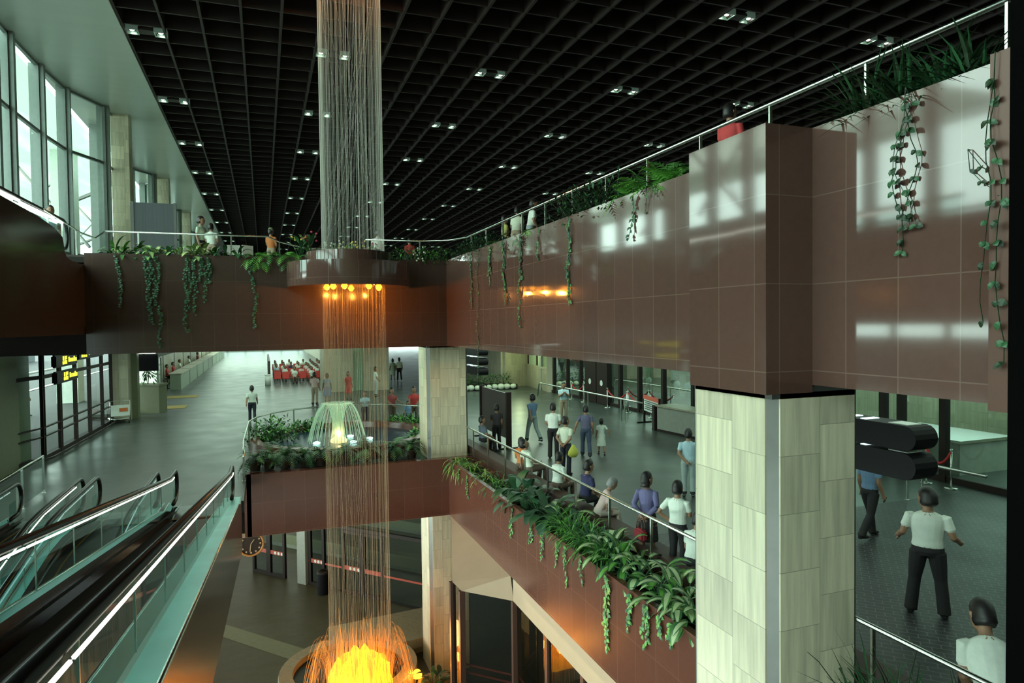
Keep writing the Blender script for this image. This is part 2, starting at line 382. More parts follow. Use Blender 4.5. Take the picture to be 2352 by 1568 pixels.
# upper floor slab
m = MB(); m.box(XA + .8, 45, 2.5, 131, BOT + .1, TOP - .05); m.box(-9, XA + .8, YA + .8, 131, BOT + .1, TOP - .05)
struct(m.build('floor_upper', [SOFF]), 'pale underside and floor slab of the upper hall')
# left balcony edge, thinner, with rounded cut end
prof = [(-3, 4.45), (YA, 4.45), (YA, 6.12), (19.9, 6.12), (19.45, 6.16), (19.25, 6.3), (19.1, 6.62), (18.4, 6.76), (17.2, 6.84), (16, 6.86), (14, 6.9), (-3, 6.9)]
m = MB(); n = len(prof); m.add([(-4.5, y, z) for y, z in prof] + [(-5.0, y, z) for y, z in prof], [tuple(range(n)), tuple(reversed(range(n, 2 * n)))] + [(i, n + i, n + (i + 1) % n, (i + 1) % n) for i in range(n)])
struct(m.build('wall_upper_left', GRAND), 'dark polished left balcony edge with curved lip')
m = MB(); m.box(-9.5, -4.52, -3, YA, 4.25, 4.5); struct(m.build('floor_gallery', GRAND), 'left gallery slab')
# ceiling
m = MB(); P = 6.22 / 5; Y0 = 18.9 - 7.5 * 2 - P / 2
nx = 26; ny = 96
for i in range(nx + 1):
    x = -4.2 + P * i; m.box(x - .04, x + .04, Y0, Y0 + ny * 1.25, CEIL, CEIL + .62)
for j in range(ny + 1):
    y = Y0 + 1.25 * j; m.box(-4.2, -4.2 + P * nx, y - .035, y + .035, CEIL + .05, CEIL + .6)
struct(m.build('ceiling', COFF), 'dark coffered ceiling grid')
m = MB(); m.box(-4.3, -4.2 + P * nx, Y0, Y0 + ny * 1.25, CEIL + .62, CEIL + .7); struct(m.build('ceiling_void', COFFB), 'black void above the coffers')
m = MB(); m.box(-8.05, -4.24, -6, 131, CEIL, CEIL + .2); m.box(-4.34, -4.24, -6, 131, CEIL - .06, CEIL + .7); struct(m.build('ceiling_white', WCEIL), 'glossy white strip of ceiling above the windows')
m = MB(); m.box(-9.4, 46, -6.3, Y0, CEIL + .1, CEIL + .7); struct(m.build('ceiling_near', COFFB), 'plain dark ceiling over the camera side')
m = MB(); m.box(-9.4, 46, -6.6, -6.3, BZ, CEIL + .7); struct(m.build('wall_back', OLIVE), 'wall behind the camera')
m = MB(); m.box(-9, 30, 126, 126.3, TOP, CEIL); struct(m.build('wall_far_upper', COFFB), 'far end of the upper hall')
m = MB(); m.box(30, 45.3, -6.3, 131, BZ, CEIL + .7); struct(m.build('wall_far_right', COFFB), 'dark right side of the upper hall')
# stone columns
def column(name, x0, x1, y0, y1, z0, z1, label, mat=None):
    m = MB(); c = .11
    m.box(x0 + c, x1, y0, y1 - c, z0, z1); m.box(x0, x0 + c, y0 + c, y1, z0, z1)
    k = m.build(name, mat or STONE); struct(k, label)
    t = MB(); t.prism([(x0 + .02, y0 + c), (x0 + c, y0 + .02), (x0 + c, y0 + c)], z0, z1); t.box(x1 - .01, x1 + .05, y0 + .03, y0 + .12, z0, z1); t.box(x0 + .03, x0 + .1, y1 - .01, y1 + .06, z0, z1)
    t.box(x0 - .0, x1 + .02, y0 - .0, y1, z1 - .06, z1 + .06)
    t.build('corner_trim', STEELD, k)
    return k
column('stone_column', 5.05, 6.2, 5.75, 7.1, BZ, 3.62, 'big cream stone column in the foreground under the granite box')
column('stone_column', 5.0, 6.32, 21.66, 22.9, BZ, BOT, 'cream stone column at the far corner of the opening')
for i, y in enumerate((8.0, 36.5, 51.0, 65.5, 80)):
    m = MB(); m.box(-6.55, -5.8, y, y + .9, TOP - .1, CEIL)
    struct(m.build('stone_column', STONE), 'pale upper hall column between window bays, %s from the near end' % ORD[i])
# upper window bays
win = []
def bay(y0, idx):
    pts = [(-6.55, y0 + .9), (-7.6, y0 + 2.4), (-7.85, y0 + 4.1), (-7.9, y0 + 5.8), (-7.9, y0 + 7.5), (-7.9, y0 + 9.1), (-7.85, y0 + 10.2), (-7.6, y0 + 11.9), (-6.58, y0 + 13.5), (-6.55, y0 + 14.5)]
    if idx == 2: pts = pts[:3] + [(-7.95, y0 + 4.6 + 2.25 * k) for k in range(1, 7)] + [(-7.95, 27.6), (-7.85, 30.6), (-7.6, 33.2), (-6.58, y0 + 27.4), (-6.55, y0 + 28.5)]
    g = MB(); f = MB()
    for a, b in zip(pts, pts[1:]):
        g.quad((a[0], a[1], TOP), (b[0], b[1], TOP), (b[0], b[1], CEIL), (a[0], a[1], CEIL))
        for z in (TOP + .05, 7.5, 11.85, CEIL - .12): f.obox(a, b, .12, z, z + .11)
    root = g.build('window_%d' % idx, GLASS); struct(root, 'tall glazed bay of the upper hall, %s from the near end' % ORD[idx - 1])
    f.build('transom', ALU, root)
    for k, p in enumerate(pts[1:-1]):
        q = MB(); q.box(p[0] - .3, p[0] + .2, p[1] - .11, p[1] + .11, TOP, CEIL); q.box(p[0] - .06, p[0] + .06, p[1] - .2, p[1] + .2, TOP, CEIL); q.build('mullion', ALU, root)
for i, y in enumerate((-6.5, 8.0, 36.5, 51.0, 65.5)): bay(y, i + 1)
m = MB(); m.box(-7.2, -6.4, 80.9, 131, TOP, CEIL); struct(m.build('wall_left_upper', WHITEP), 'plain left wall at the far end of the upper hall')
# outside
m = MB(); m.box(-60, -6.95, 21.7, 140, -.35, -.02); m.box(-60, -8.3, -10, 21.7, -.35, -.02); struct(m.build('ground_road', ROAD), 'asphalt forecourt outside the windows')
for y in (31.8, 46.5, 61): 
    m = MB(); m.box(-11.5, -10.4, y, y + 1.5, 0, 15.5); struct(m.build('column_outside', OUTW), 'white pier outside the windows')
m = MB(); m.quad((-24, 22, 14.9), (-8.6, 22, 14.9), (-8.6, 100, 14.9), (-24, 100, 14.9))
struct(m.build('roof_canopy', CANOPY), 'pale canopy roof over the forecourt')
m = MB()
for y in (28, 35.5, 50, 64):
    m.tube([(-10.3, y, 9.6), (-14.5, y + 1, 14.9)], .1, 6); m.tube([(-10.3, y + 1, 13.2), (-19, y + 6, 10.2)], .12, 6); m.tube([(-12, y + 2, 14.9), (-16, y + 4, 10.9)], .06, 6)
struct(m.build('trim_canopy', STEELD), 'dark struts under the forecourt canopy')
m = MB(); m.box(-13.2, -12.9, 24, 110, TOP - 1.5, 9.7); struct(m.build('wall_outside', OUTG), 'corrugated grey parapet outside the windows')
# main level left glazing
pz = [(-7.4, 25.0), (-6.98, 26.6), (-6.9, 28.3), (-6.85, 30.2), (-6.78, 32.1), (-6.74, 34.2), (-6.72, 36.0)]
g = MB(); f = MB()
for a, b in zip(pz, pz[1:]):
    g.quad((a[0], a[1], 0), (b[0], b[1], 0), (b[0], b[1], BOT + .1), (a[0], a[1], BOT + .1))
    for z0, z1 in ((0, .16), (.78, .83), (1.08, 1.13), (2.74, 2.86)): f.obox(a, b, .09, z0, z1)
    f.obox((a[0] + .25, a[1]), (b[0] + .25, b[1]), .05, .06, .12)
w = g.build('window_20', GLASS); struct(w, 'tall glass wall of the concourse on the left'); f.build('transom', BRONZE, w)
for p in pz[1:]:
    q = MB(); q.box(p[0] - .05, p[0] + .05, p[1] - .14, p[1] - .08, 0, BOT + .1); q.box(p[0] - .05, p[0] + .05, p[1] + .05, p[1] + .11, 0, BOT + .1); q.build('mullion', BRONZE, w)
m = MB(); m.box(-9.5, -7.3, 20, 26.45, 0, BOT + .1); struct(m.build('wall_left_stone', OLIVE), 'olive stone wall left of the glass')
g = MB(); g.quad((-7.6, -4, 0), (-7.6, 20, 0), (-7.6, 20, 4.25), (-7.6, -4, 4.25)); w = g.build('window_21', GLASS); struct(w, 'added unseen glass wall on the left that lets daylight onto the column')  # unseen glazing, added so daylight reaches the column's left face
for k in range(14):
    q = MB(); q.box(-7.7, -7.5, -4 + k * 1.8, -3.9 + k * 1.8, 0, 4.25); q.build('mullion', BRONZE, w)
m = MB(); m.box(-6.75, -6.05, 36.2, 37.4, 0, BOT + .1); m.box(-6.05, -5.8, 37.1, 37.7, 0, BOT + .1, 1); struct(m.build('wall_left_pier', [STONED, OLIVE]), 'stone pier beside the luggage trolley')
m = MB(); m.box(-8, -6.6, 37.4, 41, 0, .25); struct(m.build('trim_2', BRONZE), 'dark sill')
m = MB(); m.box(-10.5, -9.9, 27.2, 27.9, 0, 5); m.box(-10.6, -9.7, 33.0, 34.6, 0, 5); struct(m.build('column_outside', OUTW), 'pale pier on the forecourt beyond the left glass')
for i, x in enumerate((-16., -22.)):
    m = MB(); m.box(x, x + .3, 10, 90, 0, .02 + .1 * i); struct(m.build('road_marking', OUTW), 'white line on the forecourt road, %s from the glass' % ORD[i])
m = MB(); m.box(-30, -29.6, 22, 110, 0, 3.2); struct(m.build('wall_forecourt', GREYP), 'grey wall across the forecourt road')
# far concourse end, left shops
m = MB(); m.box(-9, 8, 130.5, 130.9, 0, 1.0); struct(m.build('wall_far', WHITEP), 'low far wall of the concourse')
g = MB(); g.quad((-9, 130, 1.0), (8, 130, 1.0), (8, 130, BOT + .1), (-9, 130, BOT + .1)); w = g.build('window_30', GLASS); struct(w, 'bright glazing at the far end of the concourse')
f = MB()
for x in range(-9, 9, 3): f.box(x - .1, x + .1, 129.9, 130.1, 0, BOT)
f.build('mullion', ALU, w)
m = MB(); m.box(-7.4, -7.1, 42, 130, 0, BOT); struct(m.build('wall_left_far', STONED), 'left wall behind the check-in counters')
# stone core behind the fountain
m = MB(); y = 46.
xa, xb, xc, xd = colx(743, y, 2), colx(811, y, 2), colx(836, y, 2), colx(893, y, 2)
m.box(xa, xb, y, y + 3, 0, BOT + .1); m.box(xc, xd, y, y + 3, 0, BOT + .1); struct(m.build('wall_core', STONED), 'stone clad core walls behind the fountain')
m = MB(); m.box(xb, xc, y + .4, y + .6, 0, BOT + .1); k = m.build('door_1', mk('green door leaf', (.25, .42, .3), .5)); struct(k, 'pale green door between the stone core walls')
m = MB(); m.box(xb + .05, xc - .25, y + .35, y + .4, BOT - .75, BOT - .35); tag(m.build('ceiling_light', TUBEW), 'square white light above the pale green door', 'light')
m = MB(); m.box(6.8, 9.2, 66, 130, 0, BOT); struct(m.build('wall_core_far', STONED), 'far core wall')
# right concourse walls
p1, p2, p3, p4 = onz(1085, 868, 0), onz(1160, 890, 0), onz(1215, 885, 0), onz(1265, 900, 0)
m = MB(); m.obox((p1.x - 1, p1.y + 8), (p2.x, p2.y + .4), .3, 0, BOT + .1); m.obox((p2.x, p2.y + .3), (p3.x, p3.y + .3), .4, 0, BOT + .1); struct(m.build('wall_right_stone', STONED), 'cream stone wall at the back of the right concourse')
m = MB(); m.obox((p3.x, p3.y + .2), (p4.x, p4.y), .3, 0, 1.5); m.obox((p3.x, p3.y + .2), (p4.x, p4.y), .3, 3.0, BOT + .1); m.obox((p3.x, p3.y + .2), (p4.x, p4.y), .4, 1.42, 1.55); m.obox((p4.x - .15, p4.y + .1), (p4.x + .3, p4.y - .3), .3, 0, BOT + .1)
struct(m.build('wall_right_window', STONED), 'stone wall below the small window')
g = MB(); g.obox((p3.x, p3.y + .2), (p4.x, p4.y), .05, 1.5, 3.05); w = g.build('window_40', mk('pale green blind', (.42, .5, .36), .7, stretch=(1, 1, 14))); struct(w, 'small window with a pale blind')
f = MB(); mx, my = (p3.x + p4.x) / 2, (p3.y + p4.y) / 2
for t in (.02, .45, .97): f.box(p3.x + (p4.x - p3.x) * t - .05, p3.x + (p4.x - p3.x) * t + .05, p3.y - .1 + (p4.y - p3.y) * t, p3.y + .2 + (p4.y - p3.y) * t, 1.5, 3.05)
f.build('window_frame', BRONZE, w)
# bronze framed glass front on the right
GX = 17.2; g = MB(); g.quad((GX, 3, .15), (GX, 41, .15), (GX, 41, BOT + .1), (GX, 3, BOT + .1)); w = g.build('window_50', MIDG); struct(w, 'long bronze framed glass front of the right concourse')
f = MB(); f.box(GX - .06, GX + .06, 3, 41, 0, .16); f.box(GX - .05, GX + .05, 3, 41, 2.55, 2.68); f.build('transom', BRONZE, w)
for y in (8, 10.2, 13.0, 14.3, 14.9, 17.5, 20, 22.2, 24.3, 26.6, 28.7, 30.6, 31.8, 33.5, 35.2, 37, 39):
    q = MB(); q.box(GX - .1, GX + .1, y - .09, y + .09, 0, BOT + .1); q.build('mullion', BRONZE, w)
m = MB(); m.box(23.5, 23.8, 3, 42, 0, BOT + .1); struct(m.build('wall_office', STONED), 'back wall of the offices behind the glass')
m = MB(); m.box(23.3, 23.5, 3, 42, 1.9, 2.5); m.box(23.3, 23.5, 3, 42, 3.2, 3.4); struct(m.build('trim_3', TUBEC), 'lit pale green bands on the office wall')
m = MB(); m.box(GX - .1, 45, 41, 41.3, 0, BOT + .1); struct(m.build('wall_office_end', CONC), 'end wall of the offices')
# basement
da, db = onz(560, 1306, BZ), onz(967, 1399, BZ); dv = (db - da).normalized()
dn = Vector((-dv.y, dv.x, 0));
def onwall(px, z=BZ):       # point of the diagonal glass wall under a picture column
    lo, hi = -10., 20.
    for _ in range(40):
        t = (lo + hi) / 2; v = da + dv * t - EYE
        if CX + F * v.dot(RT) / v.dot(FW) < px: lo = t
        else: hi = t
    return da + dv * lo
H = 2.75
m = MB(); a = onwall(700); b = db + dv * .5
m.quad((a.x, a.y, BZ), (b.x, b.y, BZ), (b.x, b.y, BZ + 4.6), (a.x, a.y, BZ + 4.6)); w = m.build('window_60', DKG); struct(w, 'diagonal glass front of the lower level')
f = MB(); e = onwall(540); f.obox(a, b, .14, BZ + H + .02, BZ + H + .16); f.obox(a, b, .05, BZ + .0, BZ + .06); f.obox(a, b, .03, BZ + 1.02, BZ + 1.1, 1); f.build('transom', [BRONZE, REDB], w)
m = MB(); m.obox((da + dv * 2.2) - dn * .0, db + dv * .6, .2, BZ + 4.6, LOW); struct(m.build('wall_basement_fascia', PEACH), 'pale fascia above the lower level doors')
m = MB(); q = onwall(690); m.obox(q + dv * 0, q + dv * .5, .35, BZ, LOW); struct(m.build('wall_basement_pier', CONC), 'pale pier between the glass doors')
def door(n, px0, px1, label, leaves=2, band=True, dots=()):
    p, q = onwall(px0), onwall(px1); root = None
    r = thing('door_%d' % n, label, None, tuple(p), 0, None, 'structure')
    dd = (q - p); L = dd.length; dd.normalize(); wl = L / leaves
    for k in range(leaves):
        s = p + dd * wl * k - dn * .0; e = s + dd * wl; fr = MB()
        fr.obox(s, s + dd * .13, .13, BZ, BZ + H); fr.obox(e - dd * .13, e, .13, BZ, BZ + H); fr.obox(s, e, .12, BZ, BZ + .14); fr.obox(s, e, .12, BZ + H - .14, BZ + H)
        fo = fr.build('door_frame', BRONZE, r, org=p)
        gl = MB(); gl.quad((s.x, s.y, BZ + .1), (e.x, e.y, BZ + .1), (e.x, e.y, BZ + H - .1), (s.x, s.y, BZ + H - .1)); gl.build('door_pane', DKG, r, org=p)
        bb = MB(); ss, ee = s + dd * .13, e - dd * .13; bb.obox(ss - dn * .03, ee - dn * .03, .02, BZ + 1.02, BZ + 1.2)
        bo = bb.build('red_band', REDB, r, org=p)
        if k in dots:
            dm = MB()
            for u in (.42, .62, .82): 
                c = s + dd * wl * u - dn * .05; tt = [c + dd * (.07 * math.cos(t * PI / 6)) + Vector((0, 0, BZ * 0 + 1.11 + .07 * math.sin(t * PI / 6))) for t in range(12)]
                dm.add(tt, [tuple(range(12))])
            dm.build('sticker', WHITEP, r, org=p)
    return r
door(10, 583, 657, 'dark framed glass door beside the clock on the lower level', 2, dots=(1,))
door(11, 712, 748, 'narrow dark framed glass door in the middle of the lower level', 1, dots=(0,))
door(12, 788, 883, 'pair of framed glass doors seen through the falling water', 2, dots=(0,))
m = MB(); u = dn if dn.y > 0 else -dn
for k, (o0, o1, zz) in enumerate(((3.2, 4.4, .18), (8., 9.2, .18))):
    s, e = da + u * o0 - dv * 6, db + u * o0 + dv * 9; s2, e2 = da + u * o1 - dv * 6, db + u * o1 + dv * 9
    m.prism([(s.x, s.y), (e.x, e.y), (e2.x, e2.y), (s2.x, s2.y)], BZ, BZ + zz)
struct(m.build('road_kerb', mk('pale kerb', (.3, .34, .26), .7)), 'pale kerbs of the lower level roadway')
m = MB(); s, e = da + u * 14 - dv * 10, db + u * 14 + dv * 12; m.obox(s, e, .3, BZ, LOW); struct(m.build('wall_basement_back', OLIVE), 'back wall beyond the lower level roadway')
m = MB(); m.box(-12, XA, YA + .5, 60, LOW - .15, LOW - .02); m.box(XA + .9, 30, -3, 60, LOW - .15, LOW - .02); struct(m.build('ceiling_basement', PEACH), 'ceiling of the lower level')
# sloped vestibule canopy in the corner
A_, B_ = (XA + .01, 20.9, LOW), (XA + .01, 15.4, LOW)
P1, P2, P3 = (XA + .01, 15.2, -2.32), (4.56, 16.27, -2.32), (4.5, 16.95, -2.32)
m = MB(); m.add([A_, B_, P1, P2, P3], [(0, 1, 2, 3, 4)]); m.box(XA - .0, XA + .2, -3, 15.2, -2.32, LOW)
m.add([(XA + .2, 15.2, LOW), (XA + .2, 21, LOW)], [])
struct(m.build('wall_canopy', PEACH), 'peach plaster canopy over the corner entrance')
g = MB()
g.quad((5.5, 20.9, BZ), (P3[0], P3[1], BZ), P3, (5.5, 20.9, -2.32)); g.quad((P3[0], P3[1], BZ), (P2[0], P2[1], BZ), P2, P3); g.quad((P2[0], P2[1], BZ), (P1[0], P1[1], BZ), P1, P2); g.quad((P1[0] + .06, P1[1], BZ), (P1[0] + .06, -3, BZ), (P1[0] + .06, -3, -2.32), (P1[0] + .06, P1[1], -2.32))
w = g.build('window_61', DKG); struct(w, 'angled glass entrance under the peach canopy')
for p in ((P3[0], P3[1]), (P2[0], P2[1]), (P1[0] + .02, P1[1]), (P1[0] + .08, 13.25), (P1[0] + .08, 11.5)):
    q = MB(); q.box(p[0] - .07, p[0] + .07, p[1] - .07, p[1] + .07, BZ, -2.32); q.build('mullion', BROWNF, w)
q = MB()
for z in (-4.45, -4.25): q.tube([(P2[0] + .1, P2[1] + .1, z), (P1[0] + .15, P1[1] + .1, z), (P1[0] + .2, 8, z)], .025, 6)
q.build('push_bar', REDB, w)
m = MB(); m.box(XA + 2.5, XA + 2.7, -3, 21, BZ, LOW); struct(m.build('wall_basement_right', mk('dim brown wall', (.06, .05, .035), .4)), 'dim wall inside the corner entrance')
# ------------------------------------------------------------------ ceiling spotlights (twin lamps in one coffer)
def spot():
    r = thing('ceiling_spotlight', '', 'light')
    m = MB(); m.box(-.56, .56, -.16, .16, .1, .16); m.box(-.3, .3, -.2, .2, .04, .1); m.build('housing', COFF, r)
    for sx in (-1, 1):
        t = MB(); c = sx * .44
        t.box(c - .2, c + .2, -.22, -.19, 0, .2); t.box(c - .2, c + .2, .19, .22, 0, .2); t.box(c - .2, c - .17, -.2, .2, 0, .2); t.box(c + .17, c + .2, -.2, .2, 0, .2)
        tr = t.build('lamp_tray', LAMPR, r)
        b = MB(); b.ball((c, 0, .1), .085, 6, sz=.8); b.build('bulb', LAMP, tr, True)
    return r
rowname = ['beside the white ceiling strip', 'seen through the falling water', 'right of the falling water', 'over the right balcony', 'low over the right railing']
s0 = spot(); used = False
for i in range(5):
    for j in range(-2, 11):
        x = -3.55 + 6.22 * i; y = 26.3 + 7.5 * j
        if y < 10: continue
        v = Vector((x, y, CEIL)) - EYE; d = v.dot(FW)
        if d < 1: continue
        px = CX + F * v.dot(RT) / d; py = CY - F * v.dot(UP) / d
        if not (-60 < px < 2420 and -40 < py < 600): continue
        if i > 1 and py > 745 - .42 * (px - 605) - 20 + 0 and px > 1060: continue
        lab = 'twin ceiling spotlight, %s from the front in the lamp row %s' % (ORD[j + 2], rowname[i])
        if not used: s0.location = (x, y, CEIL); s0['label'] = lab; s0['group'] = 'twin ceiling spotlights'; used = True
        else: dup(s0, (x, y, CEIL), 0, lab, 'twin ceiling spotlights')
# ------------------------------------------------------------------ railings
def railing(label, pts, h, posts, mat=STEEL, r=.028, pr=.024, name='railing', glass=False, infill=None):
    o = thing(name, label, 'railing', tuple(pts[0]))
    m = MB(); m.tube(pts, r, 8); m.build('handrail', mat, o, True, org=pts[0])
    for p in posts:
        q = MB(); q.box(p[0] - pr, p[0] + pr, p[1] - pr * .6, p[1] + pr * .6, p[2] - h, p[2] - .01); q.box(p[0] - pr * 2, p[0] + pr * 2, p[1] - pr * 2, p[1] + pr * 2, p[2] - h, p[2] - h + .015); q.build('post', mat, o, org=pts[0])
    if infill:
        g = MB()
        for a, b in zip(pts, pts[1:]): g.quad((a[0], a[1], a[2] - h + .08), (b[0], b[1], b[2] - h + .08), (b[0], b[1], b[2] - .06), (a[0], a[1], a[2] - .06))
        g.build('panel', infill, o, org=pts[0])
    return o
ups = [3.0 + 1.672 * k for k in range(14)]
railing('bright steel railing along the right upper balcony', [(7.0, 2.6, 7.55), (7.0, 23.6, 7.55), (6.6, 24.6, 7.55), (5.6, 25.1, 7.55), (3.6, 25.25, 7.55)], 1.15, [(7.0, y, 7.55) for y in (6.32 + 1.672 * k for k in range(-2, 11))] + [(5.6, 25.1, 7.55)], r=.034)
railing('steel railing across the far upper balcony', [(-4.75, 25.2, 7.55), (.2, 25.2, 7.55), (.6, 25.4, 7.4), (1.6, 25.6, 7.2), (3.4, 25.25, 7.3)], 1.15, [(colx(q, 25.2, 7.2), 25.2, 7.55) for q in (318, 425, 531)] + [(.6, 25.4, 7.4), (1.6, 25.6, 7.2)], r=.03)
railing('short stepped railing at the left upper corner', [(-5.35, 21.0, 7.55), (-5.3, 24.4, 7.4), (-5.0, 25.0, 7.3), (-4.75, 25.2, 7.55)], 1.1, [(-5.35, 21.3, 7.53), (-5.33, 22.6, 7.47), (-5.3, 24.0, 7.42)], r=.03)
lo = [20.82 - 1.523 * k for k in range(13)]
railing('steel railing behind the planter beside the concourse', [(6.3, 21.6, .98), (6.3, 2.4, .98)], .98, [(6.3, y, .98) for y in lo], r=.03)
arc = [(-.55, 19.2, .95), (-.6, 20.6, 1.0), (-.62, 21.6, 1.0), (-.55, 22.2, 1.22), (-.52, 24.2, 1.22), (-.3, 26.4, 1.08), (.2, 27.6, 1.05), (1.1, 28.8, 1.02), (2.3, 29.4, 1.0), (3.6, 29.6, 1.0), (4.8, 29.1, 1.0), (6.0, 27.9, 1.0), (6.6, 26.4, 1.0)]
railing('curved steel railing around the fountain pool', arc, 1.0, [arc[1], arc[2], arc[4], arc[5], arc[6], arc[7], arc[9], arc[10], arc[11]])
railing('dark panelled railing at the lower left', [(-5.62, 16, 1.0), (-5.62, 20.2, 1.0), (-5.62, 21.3, 1.0)], 1.0, [(-5.62, 17.5, 1.0), (-5.62, 19.6, 1.0), (-5.62, 21.3, 1.0)], infill=DKG)
a1, a2 = onz(1243, 880, 1.0), onz(1475, 925, 1.0); GR = []
for k in range(7): GR.append(tuple(a1 + (a2 - a1) * k / 6))
railing('long steel queue railing in the right concourse', [(GR[0][0] + .1, GR[0][1] + .8, .2), (GR[0][0], GR[0][1] + .3, .98)] + GR, 1.0, [GR[0], GR[2], (GR[2][0] + .03, GR[2][1] - .35, 1), GR[3], (GR[3][0] + .03, GR[3][1] - .35, 1), GR[5], (GR[5][0], GR[5][1] - .35, 1)], r=.04)
b1_, b2_ = onx(2110, 1062, 14.6), onx(2266, 1099, 14.6)
railing('steel queue railing at the right edge of the concourse', [(14.6, b1_.y + 4, b1_.z), (14.6, b2_.y, b1_.z)], b1_.z, [(14.6, y, b1_.z) for y in (b1_.y - .1, b1_.y + .3, b1_.y + 3)], r=.04)
# ------------------------------------------------------------------ moving walkways
def path(kind, d=0.):
    """(y, z) of the handrail; kind up rises towards the camera, down drops"""
    if kind == 'up': p = [(-3., 4.1), (16.2, 1.1), (16.9, 1.0), (17.85, .97)]
    else: p = [(1., -1.1), (13.2, .78), (14.2, .92), (15., .95), (17.85, .95)]
    return p
TUBED = emat('faint cool tube', (.5, .8, .75), .5)
def walkway(label, xl, xr, kind, group):
    o = thing('escalator', label, 'escalator', ((xl + xr) / 2, 18, 0), 0, group); og = o.location
    P_ = path(kind); zc, r = P_[-1][1] - .34, .34
    nose = [(17.85 + r * math.sin(t), zc + r * math.cos(t)) for t in [PI * k / 8 for k in range(1, 9)]]
    rail = P_ + nose + [(17.4, zc - r)]
    def base(y, z):
        if y < 16.2 and not (kind == 'down' and y > 14.2): return z - .52
        return max(.22, z - .52 - (y - 15.) * .12)
    for x, s in ((xl, 1), (xr, -1)):
        side = 'left' if s > 0 else 'right'
        hb = MB(); hb.tube([(x, y, z) for y, z in rail], .045, 8); b = hb.build('handrail', BLACK, o, True, org=og)
        g = MB(); pp = P_
        for (y0, z0), (y1, z1) in zip(pp, pp[1:]): g.quad((x, y0, base(y0, z0)), (x, y1, base(y1, z1)), (x, y1, z1 - .03), (x, y0, z0 - .03))
        n0 = len(nose); yb, zb = P_[-1]
        for (y0, z0), (y1, z1) in zip([P_[-1]] + nose, nose): g.add([(x, yb, zc), (x, y0, z0), (x, y1, z1)], [(0, 1, 2)])
        g.quad((x, 17.4, .15), (x, 17.85, .15), (x, 17.85, zc), (x, 17.4, zc))
        gl = g.build('balustrade', BALG, o, org=og)
        for k in range(16):
            sm = MB()
            y = P_[0][0] + 1.0 + k * 1.35
            if y > 16: break
            for (y0, z0), (y1, z1) in zip(pp, pp[1:]):
                if y0 <= y < y1: z = z0 + (z1 - z0) * (y - y0) / (y1 - y0); sm.box(x - .006, x + .006, y - .008, y + .008, base(y, z), z - .05)
            sm.build('glass_seam', STEEL, gl, org=og)
        # light tubes under the handrail
        tb = MB(); y = P_[0][0] + .2
        while y < 17.2:
            e = min(y + 1.9, 17.3); q = []
            for yy in (y, e):
                for (y0, z0), (y1, z1) in zip(pp, pp[1:]):
                    if y0 <= yy <= y1: q.append((x + (.055 if s < 0 else .05), yy, z0 + (z1 - z0) * (yy - y0) / (y1 - y0) - .055)); break
            if len(q) == 2: tb.tube(q, .011, 6)
            y = e + .07
        tb.build('light_tube', TUBE if (kind == 'up' or (s < 0 and xr < -4)) else TUBED, o, True, org=og)
        dk = MB()
        for (y0, z0), (y1, z1) in zip(pp, pp[1:]):
            w0, w1 = (x, x + .2 - (kind != 'up') * .05) if s < 0 else (x - .14, x); c0, c1 = base(y0, z0), base(y1, z1)
            dk.quad((w0, y0, c0), (w1, y0, c0), (w1, y1, c1), (w0, y1, c1))
            i0, i1 = (x - .14, x - .0) if s < 0 else (x + .0, x + .14)
            dk.quad((i0, y0, c0 - .16), (i1, y0, c0 - .02), (i1, y1, c1 - .02), (i0, y1, c1 - .16), 1)
        dk.build('deck', [CYAN, SKIRT], o, org=og)
        tr = MB(); xo = x + .2 - (kind != 'up') * .05 if s < 0 else x - .14
        tr.tube([(xo, y, base(y, z)) for y, z in P_], .016, 6); tr.build('edge_trim', STEEL, o, True, org=og)
        cl = MB()
        for (y0, z0), (y1, z1) in zip(pp, pp[1:]):
            c0, c1 = base(y0, z0), base(y1, z1); l0, l1 = c0 - 1.25, c1 - 1.25
            xx = xo - s * .0
            cl.add([(xx, y0, l0), (xx, y1, l1), (xx, y1, c1), (xx, y0, c0)], [(0, 1, 2, 3)])
        cl.build('side_cladding', GRAND, o, org=og)
    st = MB(); un = MB(); yl = MB()
    for (y0, z0), (y1, z1) in zip(P_, P_[1:]):
        c0, c1 = base(y0, z0) - .28, base(y1, z1) - .28
        if kind == 'down' and y1 > 16: c1 = max(c1, .01)
        st.quad((xl, y0, c0), (xr, y0, c0), (xr, y1, max(c1, .005)), (xl, y1, max(c1, .005)))
        un.quad((xl - .14, y0, base(y0, z0) - 1.25), (xr + .15, y0, base(y0, z0) - 1.25), (xr + .15, y1, base(y1, z1) - 1.25), (xl - .14, y1, base(y1, z1) - 1.25))
        for xx in ((xl + .17, xr - .17) if kind != 'up' else ()): yl.quad((xx - .02, y0, c0 + .006), (xx + .02, y0, c0 + .006), (xx + .02, y1, max(c1, .005) + .006), (xx - .02, y1, max(c1, .005) + .006))
    st.build('treads', TREAD, o, org=og); un.build('underside', GRAND, o, org=og)
    cb = MB(); cb.box(xl, xr, 17.1, 18.25, .0, .02); cb.build('comb_plate', SKIRT, o, org=og)
    yl.box(xl, xr, 17.0, 17.06, .02, .028); yl.build('yellow_edge', YEL, o, org=og)
    return o
walkway('long glass sided escalator with bright lit handrails rising to the camera', -2.05, -.79, 'up', 'glass sided escalators')
walkway('middle glass sided escalator going down beside the long lit one', -3.68, -2.44, 'down', 'glass sided escalators')
walkway('farthest left glass sided escalator going down, partly outside the picture', -5.24, -4.01, 'down', 'glass sided escalators')
